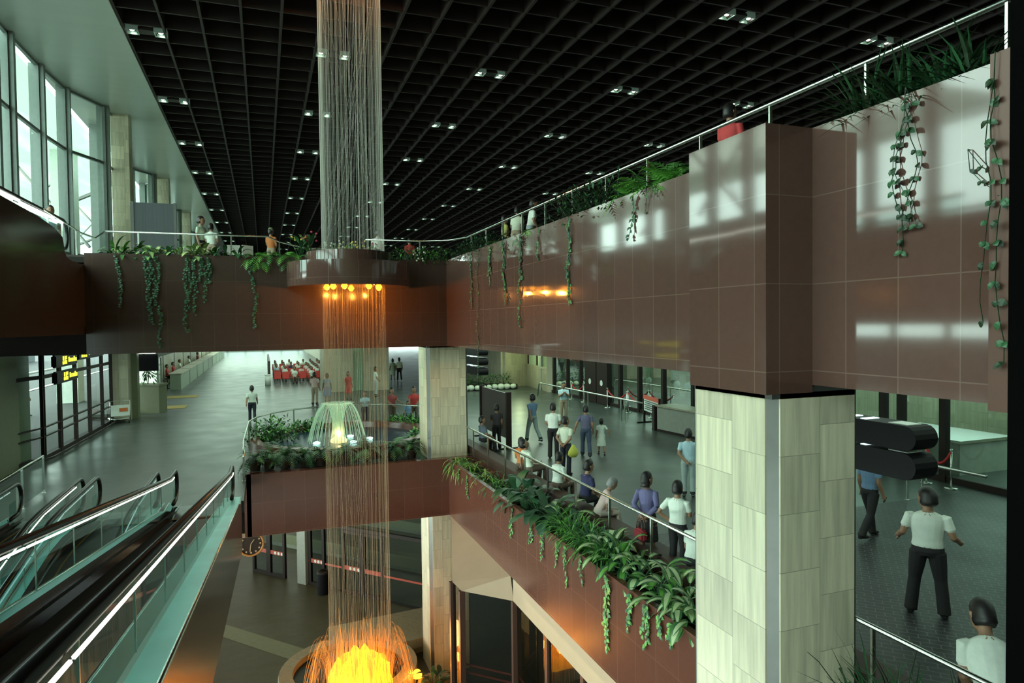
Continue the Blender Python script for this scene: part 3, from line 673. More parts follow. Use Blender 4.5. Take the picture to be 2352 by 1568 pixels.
# upper escalator balustrade at the left
o = thing('escalator', 'upper escalator balustrade with white light tubes at the left edge', 'escalator', (-5.4, 20, TOP))
m = MB(); pts = [(-5.4, 12, 7.5), (-5.4, 23.0, 7.56)] + [(-5.4, 23.0 + .42 * math.sin(t), 7.14 + .42 * math.cos(t)) for t in [PI * k / 7 for k in range(1, 8)]] + [(-5.4, 22.5, 6.72)]
m.tube(pts, .05, 8); m.build('handrail', BLACK, o, True, org=o.location)
m = MB()
for a, b in ((13, 16), (16.1, 18.95), (19.05, 21.7), (21.75, 22.6)): m.tube([(-5.33, a, 7.40), (-5.33, b, 7.43)], .035, 8)
m.build('light_tube', TUBEW, o, True, org=o.location)
m = MB(); m.quad((-5.4, 12, 6.45), (-5.4, 23, 6.45), (-5.4, 23, 7.5), (-5.4, 12, 7.45)); m.build('balustrade', BALG, o, org=o.location)
# ------------------------------------------------------------------ string fountain with its ring
SX, SY, SR = 2.5, 20.0, .88
rg = thing('fountain_ring', 'rounded granite ring platform that the water strands pass through', 'fountain', (SX, SY, 5.55))
def ushape(r, yb, n=20): return [(SX - .08 - r, yb)] + [(SX - .08 - r * math.cos(PI * k / n), SY + .3 - r * math.sin(PI * k / n)) for k in range(n + 1)] + [(SX - .08 + r, yb)]
m = MB(); m.prism(ushape(1.74, YA), 5.52, 6.2); k = m.build('ring_body', GRAN, rg, org=rg.location); smooth_by_angle(k, .5)
m = MB(); m.prism(ushape(1.2, YA + .3), 6.2, 6.52); k = m.build('upper_basin', GRAN, rg, org=rg.location); smooth_by_angle(k, .5)
for i, (dx, dy) in enumerate(((-.62, -.35), (-.34, -.62), (.34, -.62), (.66, -.35), (-.75, .2), (.75, .2), (0, .7))):
    m = MB(); m.ball((SX + dx, SY + dy, 5.5), .075, 6); m.cyl((SX + dx, SY + dy, 5.5), .09, .03, 10); m.build('orange_bulb', ORB, rg, True, org=rg.location)
    if i in (1, 2, 4, 5): point('orange_spot', (SX + dx * .8, SY + dy * .8, 5.36), 40, (1, .36, .05), .02)
def strands(name, z0, z1, mat, label, n=150, wa=.0018, wb=.0045):
    m = MB()
    for k in range(n):
        a = 2 * PI * k / n + R.uniform(-.01, .01); rr = SR * (1 if k % 3 else .93)
        x, y = SX + rr * math.cos(a), SY + rr * math.sin(a); w = R.uniform(wa, wb)
        m.tube([(x, y, z0), (x + R.uniform(-.012, .012), y, z1)], w, 4, cap=False)
    for k in range(10):
        a = R.uniform(0, 2 * PI); b = a + R.uniform(1.8, 3.); m.tube([(SX + SR * math.cos(a), SY + SR * math.sin(a), z1 - R.uniform(.2, 2)), (SX + SR * .9 * math.cos(b), SY + SR * .9 * math.sin(b), z0 + R.uniform(.1, 1))], .002, 3, cap=False)
    o = m.build(name, mat); tag(o, label, 'fountain', None, 'stuff'); return o
strands('water_strands', 6.5, 14.9, STR_U, 'column of clear falling water strands above the granite ring', 125)
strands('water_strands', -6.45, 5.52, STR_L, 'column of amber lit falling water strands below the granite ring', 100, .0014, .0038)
# ------------------------------------------------------------------ lower basin
bc = (2.35, 21.7)
b = thing('fountain_basin', 'round stone basin at the foot of the water strands', 'fountain', (bc[0], bc[1], BZ))
m = MB(); m.lathe([(2.1, 0), (2.15, .72), (2.13, .8), (1.72, .8), (1.7, .4), (1.7, 0)], (0, 0, 0), 56); k = m.build('rim', STONED, b); smooth_by_angle(k, .5)
m = MB(); m.disc((0, 0, .62), 1.71, 48); m.build('pool_water', WATER, b)
m = MB(); m.prism([(1.9, 23.95), (3.2, 23.75), (4.2, 23.0), (5.6, 23.2), (5.62, 25.6), (2.0, 25.2)], BZ + .3, BZ + .62); m.prism([(3.3, 23.85), (4.2, 23.2), (5.3, 23.4), (5.3, 25.3), (3.3, 25)], BZ, BZ + .3); tag(m.build('stone_bench', STONED), 'pale stone ledge between the basin and the column foot', 'bench')
def jets(nm, cx, cy, z0, n, r0, r1, h, rad, par, mat, jit=.12):
    m = MB()
    for k in range(n):
        a = 2 * PI * k / n + R.uniform(-.05, .05); hh = h * R.uniform(1 - jit, 1); rr = r1 * R.uniform(.9, 1.05); pts = []; z1 = -.0
        for i in range(11):
            t = i / 10; pts.append((cx + math.cos(a) * (r0 + (rr - r0) * t), cy + math.sin(a) * (r0 + (rr - r0) * t), z0 + hh * (1 - (2 * t - .72) ** 2 / .5184 if t < .36 else 1 - ((t - .36) / .64) ** 2)))
        m.tube(pts, [rad * (1 + .6 * i / 10) for i in range(11)], 4, cap=False)
    return m.build(nm, mat, par, True, org=par.location)
fj = thing('fountain_jets', 'amber glowing bell of water jets splashing in the lower basin', 'fountain', (SX, SY, BZ + .62), 0, None)
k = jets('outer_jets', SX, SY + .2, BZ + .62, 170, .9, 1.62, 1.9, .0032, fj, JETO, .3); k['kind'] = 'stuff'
m = MB()
for i in range(190):
    a = R.uniform(0, 2 * PI); rr = SR * R.random() ** .5 * 1.05; h = R.uniform(.9, 2.0) * (1.3 if R.random() < .12 else 1)
    x, y = SX + rr * math.cos(a), SY + .2 + rr * math.sin(a)
    m.tube([(x, y, BZ + .6), (x + R.uniform(-.04, .04), y, BZ + .6 + h * .6), (x + R.uniform(-.08, .08), y, BZ + .6 + h)], [.035, .02, .003], 5)
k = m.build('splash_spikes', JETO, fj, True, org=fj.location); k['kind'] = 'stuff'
m = MB(); m.lathe([(.92, 0), (.92, .35), (.85, .8), (.68, 1.05), (.4, 1.15), (.001, 1.2)], (SX, SY + .2, BZ + .6), 40)
vs = []
for v in m.v:
    s = 1 + .1 * math.sin(v[0] * 9 + v[2] * 5) * math.sin(v[1] * 8); vs.append((SX + (v[0] - SX) * s, SY + .2 + (v[1] - SY - .2) * s, BZ + .6 + (v[2] - BZ - .6) * (1 + .22 * math.sin(v[0] * 11) * math.cos(v[1] * 9))))
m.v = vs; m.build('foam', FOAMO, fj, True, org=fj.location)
for dx, dy in ((-.5, -.3), (.5, -.2), (0, .6), (0, -.7)): point('amber_pool_light', (SX + dx, SY + .2 + dy, BZ + 1.2), 60, (1, .38, .04), .15)
for dx in (-1.55, 1.55): point('amber_pool_light', (SX + dx, SY + .2, BZ + 1.0), 18, (1, .42, .05), .04)
for i, (dx, dy) in enumerate(((-1.75, -.2), (1.8, .6))):
    m = MB(); m.ball((SX + dx, SY + dy, BZ + .72), .12, 7); m.cyl((SX + dx, SY + dy, BZ + .6), .15, .1, 12); tag(m.build('pool_lamp', ORB, None, True), 'amber lamp glowing at the %s side of the lower basin' % ('left', 'right')[i], 'light')
# round planter edge beside the basin
o = thing('planter_bowl', 'round planter with pale curved rim beside the column foot', 'planter', (4.85, 20.3, BZ))
m = MB(); m.lathe([(.55, 0), (.6, .5), (.46, .52), (.44, .2), (.001, .2)], (0, 0, 0), 36); m.build('bowl', STONED, o, True)
# ------------------------------------------------------------------ main level fountain
o = thing('fountain_pool', 'oval brown rimmed pool on the concourse terrace', 'fountain', (2.7, 25.6, 0))
m = MB(); m.lathe([(3.25, 0), (3.25, .42), (2.9, .42), (2.85, .1)], (0, 0, 0), 56, sy=1.02); k = m.build('rim', GRANL, o); smooth_by_angle(k, .5)
m = MB(); m.disc((0, 0, .2), 2.9, 48); m.build('pool_water', WATER, o)
fx, fy = 2.5, 25.3
f = thing('water_fountain', 'white dome of water jets in the oval concourse pool', 'fountain', (fx, fy, .2))
k = jets('dome_jets', fx, fy, .2, 44, .08, 1.05, 1.42, .009, f, JETW, .05); k['kind'] = 'stuff'
m = MB(); m.lathe([(.3, 0), (.24, .3), (.2, .8), (.24, 1.2), (.45, 1.4), (.6, 1.38)], (fx, fy, .2), 16); m.build('water_cone', veil('misty water cone', (.95, 1, .8), .4), f, True, org=f.location)
m = MB(); m.ball((fx - .02, fy - .35, .25), .3, 8, sz=.55); m.build('glow_foam', FOAMW, f, True, org=f.location)
point('pool_glow', (fx, fy - .2, .5), 14, (1, .8, .35), .1)
for i, (dx, dy, c) in enumerate(((-.8, -.45, 0), (.45, -.75, 0), (1.1, -.2, 0), (.5, .6, 0))):
    m = MB(); m.ball((fx + dx, fy + dy, .24), .13, 6, sz=.4); tag(m.build('pool_lamp', emat('cyan pool lamp', (.55, 1., .9), 3.), None, True), 'cyan underwater lamp, %s around the white water dome' % ORD[i], 'light', 'lamps in the oval pool')
m = MB()
for i in range(90):
    a = R.uniform(0, 2 * PI); rr = R.uniform(0, .75); m.ball((-.02 + rr * math.cos(a) * .6, 23.6 + rr * math.sin(a), .06 + .06 * R.random()), R.uniform(.04, .09), 4, sz=.7)
tag(m.build('pebbles', PEBB, None, True), 'bed of white pebbles left of the oval pool', 'pebbles', None, 'stuff')
# ------------------------------------------------------------------ signs and boards
sg = thing('hanging_sign', 'black hanging sign with yellow pictograms and words, two tiers at the left glass', 'sign', (-6.1, 27, 3.3))
def signbox(px0, px1, z0, z1, strokes, X=-6.15):
    y0, y1 = coly2(px0, X, z1), coly2(px1, X, z1)
    m = MB(); m.box(X - .07, X + .07, y0, y1, z0, z1); p = bevel(m.build('sign_panel', BLACKM, sg, org=sg.location), .04, 2)
    L = y1 - y0; q = MB(); h = z1 - z0
    for u0, u1, v0, v1 in strokes: q.box(X + .072, X + .078, y0 + L * u0, y0 + L * u1, z0 + h * v0, z0 + h * v1)
    q.build('lettering', YELS, p, org=sg.location)
def coly2(px, X, z):
    lo, hi = 8., 120.
    for _ in range(50):
        m_ = (lo + hi) / 2; v = Vector((X, m_, z)) - EYE
        if CX + F * v.dot(RT) / v.dot(FW) < px: lo = m_
        else: hi = m_
    return lo
def glyphs(u0, n, w):
    out = [(u0, u0 + .07, .2, .45), (u0 + .01, u0 + .06, .5, .85), (u0 + .09, u0 + .13, .2, .85), (u0 + .15, u0 + .2, .2, .5), (u0 + .15, u0 + .2, .58, .85)]
    u = u0 + .27
    for k in range(n): out.append((u, u + w * .7, .32, .62 + .12 * (k % 3 == 0))); u += w
    return out
signbox(122, 172, 3.18, 3.58, glyphs(.28, 5, .085)); signbox(124, 174, 2.66, 3.06, glyphs(.3, 5, .08)); signbox(176, 234, 3.3, 3.72, glyphs(.08, 10, .062))
m = MB()
for px in (135, 165, 190, 225): m.box(-6.16, -6.14, coly2(px, -6.15, 3.5) - .02, coly2(px, -6.15, 3.5) + .02, 3.5, BOT + .1)
m.build('hanger', BLACKM, sg, org=sg.location)
# big black flight boards
def flightboard(label, X, y0, y1, tiers, lit):
    o = thing('flight_board', label, 'sign', (X, y0, tiers[0][0]))
    for z0, z1 in tiers:
        n = 8; r = (z1 - z0) / 2; zc = (z0 + z1) / 2
        prof = [(y0 + r - r * math.cos(t), zc + r * math.sin(t)) for t in [-PI / 2 + PI * k / n for k in range(n + 1)]]
        poly = prof + [(y1, z1), (y1, z0)]
        m = MB(); N = len(poly); m.add([(X - .22, y, z) for y, z in poly] + [(X + .22, y, z) for y, z in poly], [tuple(range(N)), tuple(reversed(range(N, 2 * N)))] + [(i, (i + 1) % N, N + (i + 1) % N, N + i) for i in range(N)])
        k = m.build('tier', BLACKM, o, org=o.location)
        for u0, u1 in lit: q = MB(); q.box(X - .16, X + .12, y0 + u0, y0 + u1, z1, z1 + .012); q.build('lit_strip', TUBEC if u0 > .6 else WHITEP, k, org=o.location)
    m = MB()
    for y in (y0 + (y1 - y0) * .75, y1 - .2): m.box(X - .02, X + .02, y - .02, y + .02, tiers[-1][1], BOT + .1)
    m.build('hanger', STEELD, o, org=o.location)
flightboard('big black two tier flight board hanging above the man in white, far right', 8.85, 6.95, 11.2, ((2.07, 2.46), (2.5, 2.86)), ((.18, .5), (.9, 1.0), (1.2, 1.32)))
v0 = ony(1078, 800, 30.); v1 = ony(1123, 862, 30.)
flightboard('black three tier flight board hanging beside the far corner column', v1.x - .5, 29.2, 33, ((2.05, 2.42), (2.52, 2.86), (2.96, 3.3)), ((.3, .9), (1.3, 1.7), (2.1, 2.5)))
# freestanding board in the right concourse
o = thing('display_board', 'tall dark brown freestanding board beside the railing', 'board', (8.03, 23.8, 0))
m = MB(); m.box(7.99, 8.07, 22.3, 25.3, .35, 1.95); m.build('panel', BOARD, o, org=o.location)
for y in (22.25, 25.3): m = MB(); m.box(7.94, 8.12, y - .07, y + .05, 0, 2.0); m.box(7.7, 8.36, y - .05, y + .03, 0, .04); m.build('post', BRONZE, o, org=o.location)
# sign on a stand
s1, s2 = onz(1480, 970, 0), onz(1515, 985, 0)
o = thing('sign_stand', 'white notice with red header on a dark floor stand', 'sign', tuple((s1 + s2) / 2))
m = MB()
for s in (s1, s2): m.box(s.x - .04, s.x + .04, s.y - .04, s.y + .04, 0, 1.25); m.box(s.x - .35, s.x + .35, s.y - .04, s.y + .04, 0, .05)
m.build('stand', BRONZE, o, org=o.location)
m = MB(); m.obox(s1, s2, .05, .55, 1.22); m.build('sign_face', SIGNW, o, org=o.location)
dv2 = (s2 - s1).normalized(); nv = Vector((-dv2.y, dv2.x, 0)); nv = nv if nv.dot(Vector((0, 0, 0)) - s1) > 0 else -nv
m = MB(); m.obox(s1 + nv * .035, s2 + nv * .035, .02, 1.06, 1.24); m.build('header', SIGNR, o, org=o.location)
m = MB(); L = (s2 - s1).length
for i in range(5):
    z = .97 - i * .085; u = .15 + .1 * (i % 2)
    while u < L - .2:
        w_ = R.uniform(.08, .22); m.obox(s1 + dv2 * u + nv * .035, s1 + dv2 * min(u + w_, L - .12) + nv * .035, .012, z, z + .045); u += w_ + .05
m.build('lettering', SIGNK, o, org=o.location)
# counter desk in the right concourse
d1, d2 = onz(1528, 988, 0), onz(1640, 1012, 0)
o = thing('counter_desk', 'pale counter desk with dark end behind the notice stand', 'desk', tuple(d1))
m = MB(); m.obox(d1, d2, .8, 0.1, 1.0); m.build('body', CONC, o, org=o.location)
m = MB(); m.obox(d1 - dv2 * .06, d2, .95, 1.0, 1.06); m.build('worktop', STONED, o, org=o.location)
m = MB(); m.obox(d1, d2, .84, 0, .1); m.obox(d1 - dv2 * .3, d1 - dv2 * .02, .9, 0, 1.0); m.build('plinth', BRONZE, o, org=o.location)
c1, c2 = ony(2120, 990, 15.5), 0
o = thing('counter_desk', 'pale counter behind the glass at the right edge', 'desk', (19.2, 14.5, 0))
m = MB(); m.box(-1.0, 1.0, -1.2, 1.6, .0, .9); m.build('body', CONC, o)
m = MB(); m.box(-1.1, 1.1, -1.3, 1.7, .9, .98); m.build('worktop', STEEL, o)
# rope posts in front of the glass
def rope(px0, px1, zy, label, k):
    a = Vector((16.6, coly(px0, 16.6, .95), .95)); b = Vector((16.6, coly(px1, 16.6, .95), .95))
    o = thing('rope_barrier', label, 'barrier', (a.x, a.y, 0), 0, 'red rope barriers by the glass')
    m = MB(); m.tube([a + (b - a) * t - Vector((0, 0, .35 * (1 - (2 * t - 1) ** 2))) for t in [i / 8 for i in range(9)]], .035, 6); m.build('rope', ROPE, o, True, org=(a.x, a.y, 0))
    for p in (a, b):
        q = MB(); q.cyl((p.x, p.y, 0), .025, 1.0, 8); q.cyl((p.x, p.y, 0), .16, .03, 12); q.ball((p.x, p.y, 1.0), .04, 6); q.build('post', STEEL, o, True, org=(a.x, a.y, 0))
rope(1312, 1340, 0, 'red rope between posts at the dark doors, left of three', 0); rope(1395, 1440, 0, 'red rope between posts in the middle of the glass front', 1); rope(1443, 1495, 0, 'red rope between posts beside the office desks', 2); rope(2185, 2128, 0, 'red rope between posts at the far right glass', 3)
# glass doors with round handles in the right front
for i, (p0, p1) in enumerate(((1347, 1372), (1374, 1398))):
    y0, y1 = coly(p0, 17.1, 1.2), coly(p1, 17.1, 1.2); o = thing('door_%d' % (20 + i), '%s dark glass door with round pale handle in the right glass front' % ('left', 'right')[i], None, (17.05, y1, 0), 0, None, 'structure')
    m = MB(); m.box(17.0, 17.1, y1, y0, .02, 2.5); m.build('leaf', BRONZE, o, org=o.location); m = MB(); m.disc((16.97, (y0 + y1) / 2, 1.15), .16, 14, ax='x'); m.build('handle', WHITEP, o, org=o.location)
# clock under the lower beam
o = thing('wall_clock', 'round clock with amber rim hanging left below the terrace edge', 'clock', (-.5, 22.6, -2.42))
m = MB(); m.tube([(.37 * math.cos(t), 0, .37 * math.sin(t)) for t in [2 * PI * k / 24 for k in range(25)]], .035, 8); m.build('rim', mk('amber clock rim', (.5, .22, .07), .4), o, True)
m = MB(); m.disc((0, .03, 0), .37, 28, ax='y'); m.build('face', mk('dark clock face', (.03, .015, .01), .5), o)
m = MB()
for k in range(12):
    a = 2 * PI * k / 12; m.disc((.28 * math.cos(a), -.0, .28 * math.sin(a)), .03, 8, ax='y')
m.tube([(0, -.01, 0), (-.03, -.01, -.24)], .014, 5); m.tube([(0, -.01, 0), (.1, -.01, .13)], .014, 5); m.build('hands', mk('tan hands', (.5, .36, .22), .5), o)
m = MB(); m.box(-.03, .03, -.02, .05, .36, .64); m.build('hanger', BRONZE, o)
# litter bin on the lower level
p = onz(744, 1362, BZ); o = thing('litter_bin', 'black round litter bin beside the lower glass doors', 'bin', tuple(p))
m = MB(); m.cyl((0, 0, 0), .27, .9, 20); k = m.build('body', BLACKM, o); smooth_by_angle(k); m = MB(); m.lathe([(.29, .9), (.29, .97), (.18, 1.02), (.12, .98)], (0, 0, 0), 20); m.build('rim', BRONZE, o, True)
# ceiling bracket lamps above the doors
pp_ = onwall(820) + Vector((0, 0, 4.3)); o = thing('track_light', 'pale lamp bar above the lower level doors', 'light', tuple(pp_))
m = MB(); m.obox((-2 * dv.x, -2 * dv.y), (3 * dv.x, 3 * dv.y), .07, .0, .07); m.build('rail', WHITEP, o)
for t in (-.1, .35):
    m = MB(); c = dv * t; m.cyl((c.x, c.y - .1, -.42), .09, .36, 12); m.build('lamp', WHITEP, o, True)
# luggage trolley at the pier
p = onz(277, 972, 0); o = thing('luggage_trolley', 'white luggage trolley with orange panel parked at the stone pier', 'trolley', tuple(p), .35)
m = MB(); m.box(-.38, .38, -.06, .0, .35, .85); m.build('front_panel', WHITEP, o); m = MB(); m.box(-.05, .3, -.075, -.06, .55, .72); m.build('orange_panel', mk('orange panel', (.6, .16, .04), .5), o)
m = MB(); m.tube([(-.4, .0, .1), (-.4, .0, 1.05), (.4, .0, 1.05), (.4, 0, .1)], .022, 6); m.tube([(-.4, 0, .18), (-.36, .9, .18), (.36, .9, .18), (.4, 0, .18)], .02, 6); m.box(-.36, .36, .02, .85, .17, .2); m.build('frame', STEEL, o, True)
for x in (-.36, .36, 0):
    q = MB(); q.tube([(x - .02, .0 if x else .85, .07), (x + .02, .0 if x else .85, .07)], .07, 12); q.build('wheel', BLACK, o)
# planter box with a small tree, dark sign box and light over it
p = onz(332, 950, 0) + Vector((.1, .55, 0)); o = thing('planter_box', 'dark olive planter box with a small tree by the stone pier', 'planter', tuple(p), -.25)
m = MB(); m.box(-.75, .75, -.5, .5, 0, 1.45); m.box(-.8, .8, -.55, .55, 1.4, 1.5); m.build('box', OLIVE, o)
m = MB(); m.tube([(0, 0, 1.4), (.05, 0, 1.9), (-.05, .05, 2.5)], [.03, .025, .015], 6); m.build('trunk', BRONZE, o, True)
m = MB()
for i in range(150):
    d = Vector((R.gauss(0, 1), R.gauss(0, .7), R.gauss(.2, .8))).normalized(); q = Vector((0, 0, 2.15)) + d * R.uniform(.1, .75); m.leaf(q, d, .28, .1, .4, R.randrange(2), seg=2)
m.build('foliage', LG[0:2], o)
bx = ony(330, 832, 38.6); o = thing('hanging_sign', 'dark blank sign box under a white tube beside the stone pier', 'sign', tuple(bx))
m = MB(); m.box(-.75, .65, 0, .25, -.45, .4); m.build('panel', BLACKM, o); m = MB(); m.tube([(-.5, -.05, .5), (.55, -.05, .5)], .05, 8); m.build('light_tube', TUBEW, o, True)
m = MB(); m.box(-.04, .04, .1, .15, .4, .95); m.build('hanger', BLACKM, o)
g = MB(); q0 = ony(305, 920, 40.5); q1 = ony(360, 870, 40.5); g.box(q0.x, q1.x, 40.5, 40.55, 1.2, 3.0); g.box(q0.x + .1, q1.x - .1, 40.48, 40.57, 0, 1.2); tag(g.build('poster_case', emat('lit pale poster', (.75, .9, .75), .8)), 'bright case behind the small planter tree', 'poster')
# glass entrance doors on the left and mats
for i, (a, b) in enumerate(((41.4, 43.0), (43.2, 44.8), (45., 46.6), (46.8, 48.4))):
    o = thing('door_%d' % (30 + i), 'glass entrance door on the left, %s from the planter box' % ORD[i], None, (-6.2, a, 0), 0, None, 'structure')
    m = MB(); m.box(-.04, .04, 0, .1, 0, 2.6); m.box(-.04, .04, b - a - .1, b - a, 0, 2.6); m.box(-.04, .04, 0, b - a, 2.5, 2.6); m.box(-.04, .04, 0, b - a, 0, .12); m.build('door_frame', ALU, o)
    m = MB(); m.quad((0, .1, .1), (0, b - a - .1, .1), (0, b - a - .1, 2.5), (0, .1, 2.5)); m.build('door_pane', GLASS, o)
m = MB(); m.box(-6.3, -6.1, 41, 56, 2.6, BOT); struct(m.build('wall_left_header', BRONZE), 'dark header over the left doors')
for i, (x, y) in enumerate(((-5.0, 41.4), (-4.9, 47.4))):
    m = MB(); m.box(x - .9, x + .9, y - .8, y + .8, .002, .015); tag(m.build('door_mat', MAT), 'ochre door mat in front of the glass entrance, %s' % ('nearer one', 'farther one')[i], 'mat')
# check-in counters along the left
for i in range(9):
    y = 53 + i * 6.4; o = thing('check_in_counter', 'pale green check-in counter on the left, %s from the glass doors' % ORD[i], 'counter', (-5.9, y, 0), 0, 'check-in counters')
    m = MB(); m.box(-.35, .35, 0, 5.9, 0, 1.1); m.build('body', mk('sage laminate', (.22, .27, .2), .5) if i == 0 else bpy.data.materials['sage laminate'], o)
    m = MB(); m.box(-.42, .42, -.05, 5.95, 1.1, 1.16); m.build('worktop', STONED, o)
    m = MB(); m.box(-.9, -.85, 1., 1.2, 0, 3.2); m.box(-.95, -.8, .2, 5, 2.9, 3.3, 1); m.build('sign_gantry', [STEELD, TUBEC], o)
# rows of seats
def seat0():
    o = thing('waiting_seat', '', 'seat')
    m = MB(); m.box(-.25, .25, -.25, .25, .4, .47); bevel(m.build('seat', RED, o), .025); m = MB(); m.add([(-.25, .2, .45), (.25, .2, .45), (.25, .32, .92), (-.25, .32, .92), (-.25, .27, .45), (.25, .27, .45), (.25, .38, .92), (-.25, .38, .92)], [(3, 2, 1, 0), (4, 5, 6, 7), (0, 1, 5, 4), (1, 2, 6, 5), (2, 3, 7, 6), (3, 0, 4, 7)]); m.build('backrest', RED, o)
    for x in (-.2, .2):
        m = MB(); m.box(x - .02, x + .02, -.2, .22, 0, .4); m.build('leg', STEELD, o)
    return o
s0 = seat0(); SEATS = []; first = True
for r_ in range(6):
    for c_ in range(7):
        y = 54.2 + r_ * 2.3; x = .95 + c_ * .62; lab = 'red waiting seat, %s in the %s row of the waiting crowd' % (ORD[c_], ORD[r_]); SEATS.append((x, y, r_, c_))
        if first: s0.location = (x, y, 0); s0['label'] = lab; s0['group'] = 'red waiting seats'; first = False
        else: dup(s0, (x, y, 0), 0, lab, 'red waiting seats')
m = MB(); m.box(.3, .45, 54, 67.5, .0, 1.8); tag(m.build('partition_screen', BOARD), 'dark screen at the left end of the seat rows', 'screen')
m = MB(); m.cyl((.25, 53.6, 0), .2, .75, 14); m.lathe([(.22, .75), (.22, .82), (.12, .84)], (.25, 53.6, 0), 14); tag(m.build('litter_bin', WHITEP, None, True), 'pale litter bin at the front corner of the seat rows', 'bin')
# grey screen on the upper floor and cafe bits
o = thing('partition_screen', 'corrugated grey screen standing on the upper floor at the left', 'screen', (-3.95, 30, TOP - .05))
m = MB(); m.box(-.82, .8, -.04, .04, .7, 2.92); k = m.build('panel', GREYP, o); m = MB()
for x in (-.75, .75): m.box(x - .05, x + .05, -.06, .06, 0, 2.95)
m.build('frame', STEELD, o)
o = thing('counter_desk', 'dark service counter under the grey screen', 'desk', (-3.6, 30.6, TOP - .05))
m = MB(); m.box(-1.0, 1.3, 0, .6, 0, .95); m.build('body', GREYP, o); m = MB(); m.box(-1.05, 1.35, -.05, .65, .95, 1.0); m.build('worktop', STONED, o)
for i, x in enumerate((-.95, -.35)):
    o = thing('waiting_seat', 'pale upper floor chair, %s from the boy' % ORD[i], 'seat', (x, 26.2, TOP - .05), .6 * i)
    m = MB(); m.box(-.22, .22, -.22, .22, .42, .47); m.build('seat', WHITEP, o); m = MB(); m.box(-.22, .22, .2, .24, .47, .95); m.build('backrest', WHITEP, o)
    for sx in (-1, 1):
        for sy in (-1, 1): q = MB(); q.box(sx * .2 - .015, sx * .2 + .015, sy * .2 - .015, sy * .2 + .015, 0, .42); q.build('leg', STEEL, o)
# ------------------------------------------------------------------ plants
def frond(m, p, az, L, el, droop, lw, mi, pairs=11):
    p = Vector(p); d = Vector((math.cos(az) * math.cos(el), math.sin(az) * math.cos(el), math.sin(el))); side = Vector((-math.sin(az), math.cos(az), 0)); pts = [p.copy()]
    for i in range(pairs):
        d = (d - Vector((0, 0, droop / pairs * (1 + i / pairs)))).normalized(); q = p + d * L / pairs; t = (i + 1) / pairs; w = lw * math.sin(PI * min(1, t * .85 + .12))
        for s in (-1, 1):
            tip = q + side * s * w + d * w * .45 - Vector((0, 0, w * .25)); o = d * L / pairs * .38
            m.add([q - o, q + o, tip + o * .25], [(0, 1, 2)], mi)
        p = q; pts.append(p.copy())
    m.tube(pts[::2] if len(pts) % 2 else pts, .004, 3, mi, cap=False)
def fern(loc, label, n=13, L=.6, lw=.13, mats=(0, 1), el=(.3, 1.2), droop=1.5, name='fern_plant', group=None, clip=None, pot=False, z0=0.):
    o = thing(name, label, 'plant', tuple(loc), R.uniform(0, 6), group); m = MB()
    for k in range(n):
        az = 2 * PI * k / n + R.uniform(-.3, .3); frond(m, (0, 0, z0), az, L * R.uniform(.7, 1.1), R.uniform(*el), droop * R.uniform(.7, 1.2), lw, R.randrange(len(mats)))
    m.build('fronds', [LG[i] for i in mats], o)
    if pot:
        q = MB(); q.lathe([(.14, 0), (.19, .26), (.21, .28), (.18, .29), (.16, .22), (.001, .22)], (0, 0, 0), 18); q.build('pot', TERRA, o, True)
        q = MB()
        for k in range(3): q.tube([(0, 0, .2), (R.uniform(-.06, .06), R.uniform(-.06, .06), z0 + .05)], .012, 5)
        q.build('stem', LG[6], o)
    return o
def broad(loc, label, n=14, L=.42, W=.16, mats=(1, 4), mid=None, el=(.2, 1.2), droop=.9, name='broadleaf_plant', group=None, stalk=.25):
    o = thing(name, label, 'plant', tuple(loc), 0, group); m = MB(); st = MB(); ms = [LG[i] for i in mats] + ([LG[mid]] if mid is not None else [])
    for k in range(n):
        az = 2 * PI * k * .618 + R.uniform(-.3, .3); e = R.uniform(*el); h = R.uniform(0, stalk); d = Vector((math.cos(az) * math.cos(e), math.sin(az) * math.cos(e), math.sin(e)))
        b = Vector((R.uniform(-.05, .05), R.uniform(-.05, .05), 0)); p = b + d * stalk * R.uniform(.6, 1.2) + Vector((0, 0, h)); st.tube([b, b + Vector((0, 0, h * .6)), p], .007, 4)
        m.leaf(p, d, L * R.uniform(.7, 1.15), W * R.uniform(.8, 1.15), droop, R.randrange(len(mats)), len(mats) if mid is not None else None, seg=5)
    m.build('leaves', ms, o, True); st.build('stems', LG[mats[0]], o); return o
def grassy(loc, label, n=70, L=.5, W=.03, mats=(0, 1), droop=1.5, name='spider_plant', group=None, el=(.35, 1.45), spread=.1):
    o = thing(name, label, 'plant', tuple(loc), 0, group); m = MB()
    for k in range(n):
        az = R.uniform(0, 2 * PI); e = R.uniform(*el); m.leaf((R.uniform(-spread, spread), R.uniform(-spread, spread), 0), (math.cos(az) * math.cos(e), math.sin(az) * math.cos(e), math.sin(e)), L * R.uniform(.6, 1.1), W, droop, R.randrange(len(mats)), seg=4, fold=.3)
    m.build('leaves', [LG[i] for i in mats], o); return o
